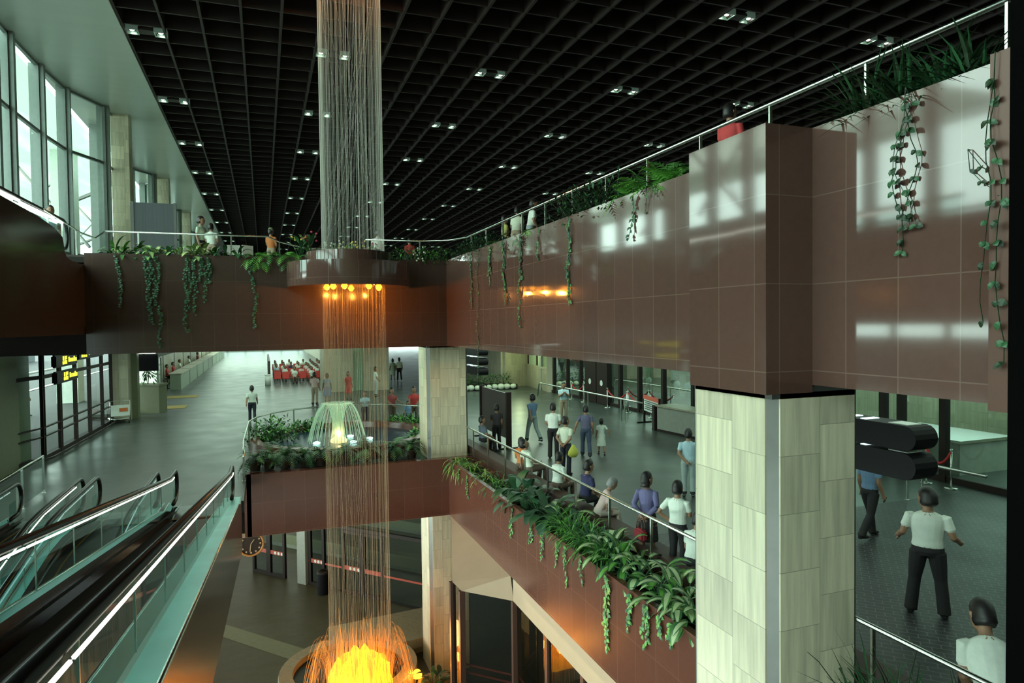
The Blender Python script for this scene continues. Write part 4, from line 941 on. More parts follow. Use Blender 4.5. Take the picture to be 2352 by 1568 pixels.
def bush(loc, label, n=220, r=.45, h=.5, ls=.07, mats=(1, 6, 0), name='bushy_plant', group=None, ry=None):
    o = thing(name, label, 'plant', tuple(loc), 0, group); m = MB(); st = MB()
    for k in range(9):
        a = R.uniform(0, 2 * PI); st.tube([(0, 0, 0), (math.cos(a) * r * .3, math.sin(a) * (ry or r) * .3, h * .5), (math.cos(a) * r * .7, math.sin(a) * (ry or r) * .7, h * R.uniform(.6, 1.))], .008, 4)
    for k in range(n):
        a = R.uniform(0, 2 * PI); u = R.random() ** .5; z = R.random(); q = Vector((math.cos(a) * r * u, math.sin(a) * (ry or r) * u, h * z * (1.1 - .5 * u * u)))
        d = Vector((q.x, q.y, .15 + .5 * R.random())) + Vector((R.gauss(0, .3), R.gauss(0, .3), R.gauss(0, .3))); m.leaf(q, d, ls * R.uniform(.8, 1.5), ls * .6, .5, R.randrange(len(mats)), seg=2)
    m.build('foliage', [LG[i] for i in mats], o); st.build('stems', LG[6], o); return o
def vine(top, length, label, nrm, leaf=.055, gap=.05, group=None, mats=(1, 4, 0), wob=.03, strands=1, trail=0.):
    o = thing('hanging_vine', label, 'vine', tuple(top), 0, group); st = MB(); m = MB(); nv_ = Vector(nrm)
    tn = Vector((-nv_.y, nv_.x, 0))
    for s in range(strands):
        p = nv_ * .01 + tn * R.uniform(-.05, .05) * (s > 0) + Vector((0, 0, .04)) - nv_ * .1; pts = [p.copy(), nv_ * .03 + Vector((0, 0, .05))]; z = 0.; x = p.dot(tn); L = length * (1 if s == 0 else R.uniform(.4, .95)); ph = R.uniform(0, 6)
        while z < L:
            z += gap; x += R.gauss(0, wob * .35) + trail * gap; q = nv_ * (.035 + .015 * math.sin(z * 9 + ph)) + tn * (x + wob * math.sin(z * 5 + ph)) - Vector((0, 0, z)); pts.append(q)
            for k in range(2 if leaf < .1 else 1):
                if R.random() < .12: continue
                sd = R.choice((-1, 1)); d = tn * sd * R.uniform(.3, 1) + nv_ * R.uniform(.2, 1) - Vector((0, 0, R.uniform(.1, .9))); m.leaf(q, d, leaf * R.uniform(.7, 1.35), leaf * R.uniform(.7, .95), .7, R.randrange(len(mats)), seg=3, up=nv_ + Vector((0, 0, .3)))
        st.tube(pts, .004 if leaf < .08 else .005, 4, cap=False)
    m.build('leaves', [LG[i] for i in mats], o); st.build('stems', LG[6], o); return o
PX = XA + .38       # planter centre lines
def lowy(px, z=.1): return coly(px, PX, z)
# long lower planter, from the far corner towards the camera
G = 'plants of the long concourse planter'
grassy((PX - .15, 20.7, -.1), 'pale spider plant spilling over the far corner of the long planter', 110, .75, .035, (2, 0, 3), 2.0, group=G, spread=.2)
for i, px in enumerate((1085, 1118)): grassy((PX, lowy(px), -.1), 'striped grassy plant near the far corner, %s from it' % ORD[i], 80, .6, .045, (2, 3, 0), 1.7, group=G, spread=.15)
for i, px in enumerate((1142, 1172)): grassy((PX, lowy(px), -.1), 'dark green grassy clump before the broad leaves, %s from the far corner' % ORD[i], 110, .55, .03, (0, 1, 2), 1.6, group=G, spread=.2)
for i, px in enumerate((1190, 1215, 1243, 1268)): broad((PX - .03, lowy(px), -.1), 'dark glossy broad leaved plant in the long planter, %s along from the corner' % ORD[i], 17, .62, .24, (1, 4), None, (.0, 1.3), 1.1, group=G, stalk=.3)
broad((PX + .1, lowy(1283), .0), 'small pale leaved plant beside the rail post', 7, .4, .17, (0,), 5, (.5, 1.3), .8, group=G)
for i, px in enumerate((1298, 1330, 1362, 1395)): grassy((PX, lowy(px), .05), 'dense narrow leaved palm clump in the long planter, %s from the broad leaves' % ORD[i], 230, .62, .034, (0, 2, 1), 1.2, name='narrow_leaf_plant', group=G, spread=.22)
fern((PX, lowy(1372, -.1) , .0), 'low yellow green palm below the narrow leaved clumps', 10, .5, .12, (3, 2), (.1, .7), 1.1, 'palm_plant', G)
for i, px in enumerate((1400, 1432, 1470, 1512, 1552, 1588, 1615)): broad((PX - .02, lowy(px), -.1), 'variegated cream and green leaved plant, %s towards the stone column' % ORD[i], 24, .42, .17, (1, 0), 5 if i % 2 == 0 or i > 3 else 2, (.05, 1.3), 1.1, 'variegated_plant', G, .3)
for i, y in enumerate((5.3, 4.85, 4.3)): grassy((PX + .05, y, -.1), 'dark palm by the foot of the stone column, %s from it' % ORD[i], 130, 1.15, .028, (6, 1), .8, 'palm_plant', G, (.5, 1.45), .15)
for i, (px, y1) in enumerate(((1056, 1110), (1075, 1140), (1180, 1235), (1222, 1245), (1250, 1282), (1282, 1300), (1302, 1342), (1337, 1340), (1397, 1487), (1450, 1452), (1489, 1490), (1520, 1420), (1548, 1482))):
    yy = coly(px, XA, 0); zb = onx(px, y1, XA).z; vine((XA, yy, .02), max(.3, -zb), 'small leaved vine hanging over the long planter, %s from the far corner' % ORD[i], (-1, 0, 0), .06 if i < 8 else .075, .045, 'vines on the long planter', (0, 1, 2) if i != 8 else (0, 2, 3), .04, 3 if i > 7 else 2)
# far upper balcony
YP = YA + .4; G = 'plants on the far upper balcony'
def upx(px): return colx(px, YP, TOP + .2)
for i, (px, k) in enumerate(((262, 0), (285, 0), (312, 2), (340, 1), (362, 1), (388, 2), (412, 1), (445, 1), (466, 1), (492, 2), (520, 2), (548, 2))):
    nm = 'yellow green leaved plant on the far balcony, %s from the left end' % ORD[i]
    broad((upx(px), YP - .1, TOP - .1), nm, 14 if k != 2 else 12, (.5, .42, .34)[k], (.09, .15, .13)[k], ((0, 2), (3, 2), (0, 1))[k], (None, 5, None)[k], (.2, 1.3), 1.1, 'broadleaf_plant', G, .15)
for i, px in enumerate((580, 605, 632, 655, 680)): fern((upx(px), YP - .15, TOP - .05), 'bright fern hanging over the far balcony edge, %s left of the ring' % ORD[4 - i], 22, .62, .16, (0, 2), (-.1, 1.2), 1.9, group=G)
for i, px in enumerate((690, 712)):
    o = broad((upx(px), YP, TOP), 'tall plant with pale flowers beside the ring, %s' % ('left one', 'right one')[i], 10, .4, .12, (1, 0), None, (.5, 1.4), .8, 'flowering_plant', G, .35)
    for k in range(9): m = MB(); m.ball((R.uniform(-.25, .25), R.uniform(-.2, .2), R.uniform(.5, .8)), .034, 5); m.build('flower', FLY if i == 0 else FLP, o, True)
for i, px in enumerate((765, 800, 825, 850)):
    o = bush((colx(px, 21.6, 6.8), 21.7, TOP), 'flowering shrub seen through the falling water, %s from the left' % ORD[i], 90, .4, .55, .09, (2, 0, 1), 'flowering_plant', G)
    for k in range(12): m = MB(); m.ball((R.uniform(-.3, .3), R.uniform(-.3, .1), R.uniform(.3, .6)), .03, 5); m.build('flower', (FLW, FLY, FLY, FLP)[i], o, True)
for i, px in enumerate((925, 955, 985, 1012)):
    o = bush((upx(px), YP - .1, TOP - .15), 'leafy plant on the far balcony right of the ring, %s from it' % ORD[i], 170, .42, .6, .09, (0, 2, 1), 'bushy_plant', G)
    if i == 1:
        for k in range(12): m = MB(); m.ball((R.uniform(-.2, .2), R.uniform(-.4, -.2), R.uniform(.1, .6)), .03, 5); m.build('flower', FLW, o, True)
for i, (px, yb) in enumerate(((268, 700), (333, 650), (346, 740), (362, 795), (430, 760), (446, 720), (460, 690), (474, 650), (575, 748))):
    x = colx(px, YA, 6); zb = ony(px, yb, YA).z; vine((x, YA, TOP), TOP - zb, 'vine hanging down the far dark balcony edge, %s from the left' % ORD[i], (0, -1, 0), .075, .06, 'vines on the far balcony edge', (1, 4), .035, 2 if i in (2, 4, 6, 7) else 1)
# right upper balcony
G = 'plants on the right upper balcony'
def ruy(px, z=TOP): return coly(px, XA + .3, z)
for i, px in enumerate((1052, 1072, 1095, 1125, 1300, 1330, 1362, 1396)): bush((XA + .4, ruy(px), TOP - .15), 'dark bush on the right balcony, %s from the far corner' % ORD[i], 300, .55, .75 if i > 3 else .6, .08, (6, 1, 1), 'bushy_plant', G, .8)
for i, px in enumerate((1150, 1180, 1212, 1238)): fern((XA + .25, ruy(px), TOP - .05), 'bright trailing fern on the right balcony, %s from the corner' % ORD[i], 24, .5, .13, (2, 0), (-.1, 1.1), 1.9, group=G)
for i, px in enumerate((1445, 1475, 1520, 1545)): fern((XA + .32, ruy(px), TOP + .02), 'feathery bright green fern beside the granite box, %s along' % ORD[i], 26, .58, .16, (2, 0, 2), (.35, 1.4), 1.35, group=G)
fern((XA + .35, 6.15, TOP - .1), 'low pale fern behind the granite box', 10, .35, .09, (2, 0), (.1, .7), 1.4, group=G)
for i, (y, L) in enumerate(((5.35, .95), (4.95, .9), (4.55, .9), (4.3, .8))): grassy((XA + .42, y, TOP - .1), 'dark palm on the right balcony over the trailing vine, %s from the granite box' % ORD[i], 120, L * .85, .032, (6, 1, 6), .8, 'palm_plant', G, (.45, 1.4), .1)
for i, (px, y0, y1) in enumerate(((1083, 575, 700), (1099, 575, 862), (1127, 560, 650), (1158, 548, 695), (1198, 530, 745), (1240, 510, 590), (1311, 490, 690), (1457, 435, 545), (1488, 430, 480))):
    yy = coly(px, XA, TOP); zb = onx(px, y1, XA).z; vine((XA, yy, TOP), TOP - zb, 'vine hanging down the right balcony edge, %s from the far corner' % ORD[i], (-1, 0, 0), .075 if i not in (1, 8) else .05, .06 if i != 8 else .12, 'vines on the right balcony edge', (1, 4, 0), .035, 2 if i in (2, 3, 4, 6) else 1)
o = vine((XA, coly(2085, XA, 5.9), TOP), 1.42, 'large leaved looping vine on the bright reflection at the right', (-1, 0, 0), .065, .11, None, (6, 1), .07, 3, .0)
vine((XA - .06, 3.72, TOP), 2.3, 'thin dark vine down the strip at the right end of the balcony', (-1, 0, 0), .07, .16, None, (6, 1), .03, 2)
vine((XA, 3.98, 5.75), .5, 'sparse trailing vine near the right end of the balcony', (-1, 0, 0), .05, .12, None, (6,), .04, 2, .9)
# terrace around the pool: potted ferns along the edge, shrubs behind
G = 'potted ferns on the terrace edge'
for i, px in enumerate((585, 618, 655, 700, 738, 790, 840, 905, 945)):
    fern((colx(px, 21.85, .5), 21.85 + (.12 if i % 2 else 0), .03), 'potted fern on the terrace edge, %s from the escalator side' % ORD[i], 20, .72, .17, (0, 1, 6), (.0, 1.2), 1.5, 'potted_fern', G, None, True, .38)
for i, (x, y) in enumerate(((-.1, 22.6), (.7, 22.7), (1.6, 22.6), (2.7, 22.6), (3.7, 22.6), (4.5, 23.0))): bush((x, y, 0), 'dark low shrub behind the potted ferns, %s from the left' % ORD[i], 150, .45, .42, .1, (6, 1), 'shrub', 'terrace shrubs', .3)
for i, (px, y) in enumerate(((598, 26.0), (625, 26.6), (650, 26.4), (690, 28.3), (720, 28.6), (915, 28.6), (935, 28.2), (955, 27.6), (968, 24.6))): bush((colx(px, y, .4), y, 0), 'green shrub between the pool and its curved railing, %s from the left' % ORD[i], 330, .55, .95 if i < 3 else .55, .14, (0, 2, 1), 'shrub', 'shrubs around the pool')
# planter with white stones in the right concourse
p = onz(1115, 890, 0) - Vector((.4, 1.3, 0)); o = thing('planter_bed', 'low planter with white boulders at the back of the right concourse', 'planter', tuple(p))
m = MB()
for k in range(9): m.ball((-1.6 + .42 * k, -.5 + R.uniform(-.1, .1), .2), R.uniform(.2, .28), 6, sz=.8)
m.build('boulders', PEBB, o, True); m = MB(); m.box(-1.9, 2.1, -.5, 1.2, 0, .3); m.build('bed', SOIL, o)
for i in range(4): bush((p.x - 1.4 + i * .95, p.y + .3, .25), 'green bush behind the white boulders, %s from the left' % ORD[i], 130, .6, .9, .14, (0, 1), 'shrub', 'bushes behind the white boulders')
# plants glimpsed on the lower level and by the left gallery
for i, x in enumerate((4.72, 4.98)): broad((x, 20.3, BZ + .2), 'dark leafy plant in the round planter, %s' % ('left one', 'right one')[i], 12, .5, .14, (6, 1), None, (.3, 1.3), 1.0, 'leafy_plant')
fern((-5.9, 24.6, 6.6), 'dark fern behind the left light tubes', 14, .6, .12, (6, 1))
for i, y in enumerate((25.6, 27.2)): fern((-6.4, y, 6.4), 'fern by the upper hall window, %s from the corner' % ORD[i], 16, .7, .15, (1, 0))
# ------------------------------------------------------------------ people
SKIN = [mk('skin light', (.42, .25, .17), .5, var=.05), mk('skin tan', (.30, .165, .10), .5, var=.05)]
HAIR = [mk('black hair', (.012, .01, .01), .45, var=.3, scale=40), mk('grey hair', (.2, .2, .19), .5, var=.3, scale=40)]
EYEM = mk('dark eye', (.02, .015, .012), .2)
CL = {}
def cloth(c, n):
    if n not in CL: CL[n] = mk('cloth ' + n, c, .85, var=.1, scale=14, bump=.3)
    return CL[n]
WHITE = cloth((.68, .74, .66), 'white'); WHITE2 = cloth((.60, .66, .52), 'cream'); NAVYT = cloth((.02, .02, .035), 'dark trousers'); BLKT = cloth((.016, .015, .017), 'black trousers'); BLUE = cloth((.16, .26, .42), 'blue'); LBLUE = cloth((.42, .58, .66), 'pale blue'); GREYT = cloth((.33, .4, .4), 'grey trousers'); PURP = cloth((.13, .12, .25), 'purple'); NAVY = cloth((.03, .03, .09), 'navy'); PINK = cloth((.62, .45, .42), 'pale pink'); REDC = cloth((.5, .05, .05), 'red'); ORNG = cloth((.5, .16, .04), 'orange'); BRNT = cloth((.12, .08, .06), 'brown trousers'); KHAKI = cloth((.35, .28, .2), 'khaki'); JEAN = cloth((.05, .07, .12), 'denim'); DRED = cloth((.3, .06, .06), 'dark red'); GREENW = cloth((.45, .55, .42), 'sage')
SHOE = cloth((.02, .016, .014), 'shoe')
def rot_x(p, pivot, a):
    y, z = p.y - pivot[0], p.z - pivot[1]; return Vector((p.x, pivot[0] + y * math.cos(a) - z * math.sin(a), pivot[1] + y * math.sin(a) + z * math.cos(a)))
def body_mesh(pose='stand', arms=('down', 'down'), lean=0., turn=0., skirt=False, female=False, vox=.016, sleeve='short', stride=.0, seat=.42, long_hair=False, headpitch=0., legsx=.0):
    """one continuous figure, facing -y; materials 0 skin 1 shirt 2 lower 3 shoe"""
    L = []     # (rings, material) ; ring = (centre, rx, ry, frame or None)
    up = lambda p: rot_x(Vector(p), (0, hipz), -lean * -1.0)
    sit = pose == 'sit'; hipz = seat + .1 if sit else .90; dz = hipz - .90
    def U(p): return rot_x(Vector((p[0], p[1], p[2] + dz)), (0, hipz), lean)
    def V(p): return U(p)
    wf = .9 if female else 1.
    tor = [(.84, .15, .105, 0), (.90, .168 if not female else .172, .118, .005), (.97, .16 * wf, .11, 0), (1.05, .15 * wf, .105, -.005), (1.15, .16 * wf, .112, -.01), (1.26, .178 * wf, .118 if not female else .122, -.012), (1.345, .178 * wf, .1, 0), (1.40, .13 * wf, .08, .01), (1.435, .07, .062, .012)]
    def hring(z, rx, ry, cy):
        return [U((rx * math.cos(2 * PI * k / 16), cy + ry * math.sin(2 * PI * k / 16), z)) for k in range(16)]
    L.append(([hring(*t) for t in tor[:2]] + [hring(.952, .165 * wf, .112, 0), hring(1.02, .14 * wf, .09, 0)], 2, (3,))); L.append(([hring(.93, .13 * wf, .08, 0)] + [hring(t[0], t[1] * 1.03, t[2] * 1.04, t[3]) for t in tor[2:]], 1, (0,)))
    L.append(([hring(z, r, r, cy) for z, r, cy in ((1.41, .062, .012), (1.46, .054, .008), (1.52, .054, 0))], 0))
    def H(p):
        q = Vector(p); c = Vector((0, 0, 1.50)); q = (q - c) * 1.17; q = Matrix.Rotation(turn, 3, 'Z') @ (Matrix.Rotation(headpitch, 3, 'X') @ q); return U(q + c)
    hd = [(1.485, .028, .034, -.03), (1.50, .05, .055, -.022), (1.53, .066, .082, -.012), (1.57, .073, .093, -.006), (1.62, .077, .098, 0), (1.66, .072, .093, .004), (1.69, .055, .073, .006), (1.712, .02, .03, .006)]
    L.append(([[H((rx * math.cos(2 * PI * k / 16), cy + ry * math.sin(2 * PI * k / 16), z)) for k in range(16)] for z, rx, ry, cy in hd], 0))
    def seg(pts, rs, mat, n=10, skip=()):
        pts = [Vector(p) for p in pts]; rings = []; prev = None
        for i, p in enumerate(pts):
            d = (pts[min(i + 1, len(pts) - 1)] - pts[max(0, i - 1)]).normalized(); a = d.orthogonal().normalized() if prev is None else (prev - d * prev.dot(d)).normalized(); prev = a; b = d.cross(a)
            rings.append([p + (a * math.cos(2 * PI * k / n) + b * math.sin(2 * PI * k / n)) * rs[i] for k in range(n)])
        L.append((rings, mat, skip))
    # nose, ears
    seg([H((0, -.088, 1.615)), H((0, -.106, 1.578)), H((0, -.09, 1.568))], [.008, .014, .01], 0, 6)
    for s in (-1, 1): seg([H((s * .07, .0, 1.61)), H((s * .085, .012, 1.615)), H((s * .078, .006, 1.565))], [.012, .014, .008], 0, 6)
    # legs
    for s in (-1, 1):
        st = stride * s; hip = Vector((s * .088, 0, hipz - .02))
        if sit: knee = Vector((s * (.11 + legsx), -.42, seat + .08)); ank = Vector((s * (.11 + legsx), -.40 + .05 * s, .085)); foot = ank
        else: knee = Vector((s * (.098 + legsx * .5), -.02 - st * .5, .49)); ank = Vector((s * (.105 + legsx), .02 - st + (.10 if st < 0 else 0), .085 + (.04 if st < -.1 else 0)))
        if skirt and not sit:
            mid = hip.lerp(knee, .4); seg([hip, mid, knee, knee.lerp(ank, .35), knee.lerp(ank, .98)], [.085, .075, .05, .052, .03], 0)
        elif skirt: seg([hip, knee], [.09, .065], 2); seg([knee, knee.lerp(ank, .35), ank], [.055, .052, .03], 0)
        else:
            mid = hip.lerp(knee, .45); seg([hip, mid, knee, knee.lerp(ank, .4), ank + Vector((0, 0, -.03))], [.098, .088, .068, .068, .07], 2, 12)
        seg([ank + Vector((0, .05, -.045)), ank + Vector((0, -.03, -.04)), ank + Vector((s * .01, -.12, -.052)), ank + Vector((s * .015, -.17, -.058))], [.034, .042, .036, .02], 3)
        seg([ank + Vector((0, 0, .03)), ank + Vector((0, 0, -.04))], [.034, .038], 3)
    if skirt:
        sp = [(.96, .155, .112), (.85, .18, .135), (.7, .19, .16), (.5, .205, .18), (.42, .21, .185)]
        if not sit: L.append(([[U((rx * math.cos(2 * PI * k / 16), ry * math.sin(2 * PI * k / 16), z)) for k in range(16)] for z, rx, ry in sp], 2))
    # arms
    A = {'down': ((.235, .02, 1.10), (.235, -.06, .86)), 'behind': ((.25, .11, 1.12), (.05, .15, .93)), 'folded': ((.235, -.06, 1.12), (-.05, -.185, 1.13)), 'front': ((.235, -.04, 1.1), (.05, -.2, .93)), 'hips': ((.34, .09, 1.12), (.175, .0, .985)), 'lap': ((.225, -.08, 1.1), (.1, -.3, .99)), 'chest': ((.235, -.1, 1.13), (.05, -.2, 1.27)), 'rail': ((.22, -.18, 1.15), (.2, -.42, 1.08)), 'out': ((.27, .02, 1.12), (.30, -.2, 1.0)), 'fore': ((.23, -.08, 1.11), (.22, -.25, .92)), 'back': ((.235, .12, 1.12), (.23, .2, .9)), 'hold': ((.235, .05, 1.1), (.16, -.1, .86)), 'prop': ((.26, .14, 1.13), (.25, .2, .88)), 'side': ((.3, .06, 1.13), (.36, .05, .93))}
    hands = []
    for s, am in ((-1, arms[0]), (1, arms[1])):
        e, w = A[am]; S = U((s * .178 * wf, .0, 1.362)); E = U((s * (e[0] if am in ('hips', 'side', 'prop') else e[0] - .025), e[1], e[2])); W = U((s * w[0], w[1], w[2])); c = .5 if sleeve == 'short' else 1
        m1 = S.lerp(E, .62)
        seg([S + Vector((-s * .03, 0, .0)), S, S.lerp(E, .35), m1 if sleeve == 'short' else E], [.05, .058, .055, .056 if sleeve == 'short' else .052], 1)
        if sleeve == 'short': seg([S.lerp(E, .45), S.lerp(E, .78), E, E.lerp(W, .35), W], [.04, .043, .04, .042, .029], 0, 10, (0,))
        else: seg([E, E.lerp(W, .4), W], [.052, .05, .04], 1)
        d = (W - E).normalized(); side = d.cross(Vector((s, 0, .2))).normalized(); pal = W + d * .045; nrm = d.cross(side)
        seg([W - d * .01, W + d * .02, W + d * .055, W + d * .085], [.028, .033, .036, .03], 0, 8)
        hands.append((W, d, side, nrm, s))
    vs = []; fs = []; tags_ = []; pm = []
    kdv = []
    for ent in L:
        rings, mat = ent[0], ent[1]; sk = ent[2] if len(ent) > 2 else ()
        n = len(rings[0]); o = len(vs)
        for ri, r in enumerate(rings):
            if ri not in sk: kdv += [(v, mat) for v in r] + ([(a.lerp(b_, .5), mat) for a, b_ in zip(r, rings[ri + 1])] if ri + 1 < len(rings) and ri + 1 not in sk else [])
            vs += r; pm += [mat] * n
        for i in range(len(rings) - 1): fs += [(o + i * n + k, o + i * n + (k + 1) % n, o + (i + 1) * n + (k + 1) % n, o + (i + 1) * n + k) for k in range(n)]
        fs += [tuple(o + k for k in reversed(range(n))), tuple(o + (len(rings) - 1) * n + k for k in range(n))]
    me = bpy.data.meshes.new('body'); me.from_pydata(vs, [], fs); bm = bmesh.new(); bm.from_mesh(me); bmesh.ops.recalc_face_normals(bm, faces=bm.faces); bm.to_mesh(me); bm.free()
    ob = bpy.data.objects.new('tmp', me); COL.objects.link(ob)
    r = ob.modifiers.new('r', 'REMESH'); r.mode = 'VOXEL'; r.voxel_size = vox
    sm = ob.modifiers.new('s', 'SMOOTH'); sm.iterations = 2 if vox < .02 else 1; sm.factor = .5
    dg = bpy.context.evaluated_depsgraph_get(); dg.update(); m2 = bpy.data.meshes.new_from_object(ob.evaluated_get(dg)); bpy.data.objects.remove(ob)
    kd = kdtree.KDTree(len(kdv))
    for i, v in enumerate(kdv): kd.insert(v[0], i)
    kd.balance(); mats = [kdv[kd.find(p.center)[1]][1] for p in m2.polygons]
    # fingers are separate chains rooted inside each palm
    b = MB(); b.v = [tuple(v.co) for v in m2.vertices]; b.f = [tuple(p.vertices) for p in m2.polygons]; b.m = mats
    for W, d, side, nrm, s in hands:
        for k, (off, ln) in enumerate(((-.024, .062), (-.008, .075), (.009, .07), (.025, .052))):
            p0 = W + d * .07 + side * off; p1 = p0 + d * ln * .55 + nrm * .008; p2 = p1 + (d * .75 + nrm * .65) * ln * .5
            b.tube([p0, p1, p2], [.0095, .0085, .007], 6, 0)
        t0 = W + d * .025 - side * .025; b.tube([t0, t0 - side * .03 + d * .025, t0 - side * .035 + d * .055 + nrm * .01], [.012, .011, .008], 6, 0)
    # hair cap
    h = MB(); N = 18
    rows = []
    for z, g in ((1.515, 1.),(1.545, 1.06), (1.58, 1.1), (1.62, 1.12), (1.66, 1.14), (1.695, 1.2), (1.722, 1.3), (1.735, .6)):
        t = (z - 1.545) / .19; rx = .078 * math.sqrt(max(0.01, 1 - max(0, (z - 1.62) / .118) ** 2)) * 1.05; ry = .1 * math.sqrt(max(.01, 1 - max(0, (z - 1.62) / .118) ** 2)) * 1.05; row = []
        for k in range(N):
            a = 2 * PI * k / N; y = math.sin(a) * ry; x = math.cos(a) * rx
            if y < 0: y = y * (.05 if z < 1.53 else .12 if z < 1.56 else .22 if z < 1.6 else .45 if z < 1.64 else .86 if z < 1.68 else 1.)
            if z < 1.53: x *= .8; y *= .75
            row.append(H((x, y + .008, z)))
        rows.append(row)
    if female or long_hair: rows = [[H((.085 * math.cos(2 * PI * k / N), (.1 if math.sin(2 * PI * k / N) > 0 else .02) * math.sin(2 * PI * k / N) + .02, 1.48)) for k in range(N)]] + rows
    o = 0
    for r_ in rows: h.v += [tuple(p) for p in r_]
    for i in range(len(rows) - 1): h.f += [(i * N + k, i * N + (k + 1) % N, (i + 1) * N + (k + 1) % N, (i + 1) * N + k) for k in range(N)]
    h.f += [tuple(range((len(rows) - 1) * N, len(rows) * N)), tuple(reversed(range(N)))]; h.m = [0] * len(h.f)
    ey = []
    for s in (-1, 1):
        q = MB(); q.ball(H((s * .03, -.089, 1.605)), .011, 5, sz=.7); ey.append(q)
    mo = MB(); mo.tube([H((-.025, -.078, 1.535)), H((0, -.087, 1.534)), H((.025, -.078, 1.535))], [.003, .006, .003], 5)
    return b, h, ey, mo
MOUTH = mk('lips', (.3, .09, .07), .5)
def person(label, loc, rz, cols, scale=1., group=None, girth=1.05, hair=0, skin=1, cat='person', face=True, hat=None, **kw):
    o = thing('person', label, cat, tuple(loc), rz, group); o.scale = (scale * girth, scale * girth, scale)
    b, h, ey, mo = body_mesh(**kw)
    b.build('body', [SKIN[skin], cols[0], cols[1], SHOE], o, True)
    h.build('hair', HAIR[hair], o, True)
    if face:
        for e in ey: e.build('eye', EYEM, o, True)
        mo.build('mouth', MOUTH, o, True)
    return o
def face_to(dx, dy): return math.atan2(dx, -dy)
AW = PI; RTW = PI / 2
# people leaning on or sitting behind the long railing, backs to the camera side
CURB = .30
def fl(px, py): return onz(px, py, 0)
person('man in a cream shirt sitting back on the curb with head turned up', (6.72, 17.0, -.0), 1.7, (WHITE2, BRNT), .95, pose='sit', seat=.4, arms=('lap', 'side'), lean=-.18, turn=-.3, headpitch=-.25, vox=.013)
person('woman in an orange top sitting behind the man in cream', (6.78, 17.75, 0), 2.4, (ORNG, BRNT), .9, pose='sit', seat=.36, arms=('lap', 'lap'), female=True)
person('man in a white shirt sitting on the curb looking down', (6.72, 15.15, 0), RTW + .3, (WHITE, BRNT), .93, pose='sit', seat=.36, arms=('lap', 'lap'), lean=.12, turn=.2, vox=.013)
person('man in a navy shirt sitting on the curb behind a rail post', (6.72, 13.62, 0), RTW + .1, (NAVY, BLKT), .98, pose='sit', seat=.38, arms=('lap', 'lap'), lean=.15, vox=.013)
person('grey haired person in a pale pink top bending forward on the curb', (6.62, 12.75, 0), RTW - .3, (PINK, cloth((.5, .42, .36), 'beige trousers')), .9, hair=1, pose='sit', seat=.34, arms=('lap', 'lap'), lean=.45, turn=.2, vox=.012)
person('woman in a purple blouse and black skirt holding a red handbag behind her', (6.56, 10.72, 0), AW - .9, (PURP, BLKT), .94, arms=('behind', 'behind'), female=True, skirt=True, sleeve='long', turn=-.5, vox=.01)
person('man in a white short sleeved shirt with hands on hips beside the woman in purple', (6.72, 9.98, 0), RTW + .5, (WHITE, BLKT), .93, arms=('folded', 'hips'), turn=.1, vox=.01)
person('person in a white shirt sitting low against the stone column', (6.55, 9.3, 0), RTW + .4, (WHITE, BLKT), .95, pose='sit', seat=.38, arms=('lap', 'lap'), lean=.25, vox=.012)
person('man in a blue grey shirt sitting near the far corner column', (6.95, 21.9, 0), RTW + .2, (cloth((.1, .14, .18), 'blue grey'), BLKT), .93, pose='sit', seat=.4, arms=('lap', 'lap'), turn=-.4)
person('man in dark clothes leaning behind the brown display board', (7.62, 22.35, 0), AW, (cloth((.05, .045, .05), 'dark shirt'), BLKT), .9, arms=('down', 'chest'))
person('man in a white shirt and dark trousers facing away, second row', (8.8, 20.1, 0), AW - .5, (WHITE, BLKT), 1.03, arms=('front', 'front'), turn=-.2, vox=.012)
person('man in a white shirt holding a yellow bag behind his back', (8.16, 17.75, 0), AW - 1.0, (WHITE2, NAVYT), .97, arms=('behind', 'behind'), turn=-.35, vox=.012)
person('man in a blue shirt and grey trousers walking past the display board', (9.32, 23.2, 0), AW + .3, (BLUE, GREYT), 1.02, arms=('fore', 'back'), stride=.22)
person('person in a white top with hands at the chest under the queue railing', (12.6, 27.6, 0), -.2, (LBLUE, KHAKI), 1.0, arms=('chest', 'chest'), headpitch=.2)
person('adult in a purple grey shirt walking hand in hand with a girl', (9.88, 19.9, 0), AW - .4, (cloth((.12, .12, .2), 'slate'), JEAN), .97, arms=('down', 'side'), stride=.2)
person('small girl in a white dress holding an adult by the hand', (10.5, 20.0, 0), AW - .3, (WHITE, WHITE), .70, arms=('side', 'down'), female=True, skirt=True, stride=.1)
person('man in a pale blue shirt and grey trousers standing left of the big stone column', (9.95, 14.3, 0), 2.5, (LBLUE, GREYT), .98, arms=('front', 'behind'), vox=.013)
person('man in a white shirt and black trousers standing on the brick paving at far right', (9.19, 7.2, 0), 2.2, (WHITE, BLKT), 1.08, arms=('out', 'out'), turn=.6, headpitch=.1, girth=1.2, legsx=.06, vox=.009)
person('man in a pale blue shirt walking, half hidden by the black flight board', (11.4, 10.2, 0), RTW, (BLUE, BLKT), 1.05, arms=('down', 'down'), stride=.2, vox=.013)
person('person in a white shirt leaning on the rail at the lower right corner', (6.72, 4.5, 0), RTW + .9, (WHITE, BLKT), 1.15, pose='sit', seat=.42, arms=('prop', 'lap'), lean=.6, turn=.2, vox=.009)
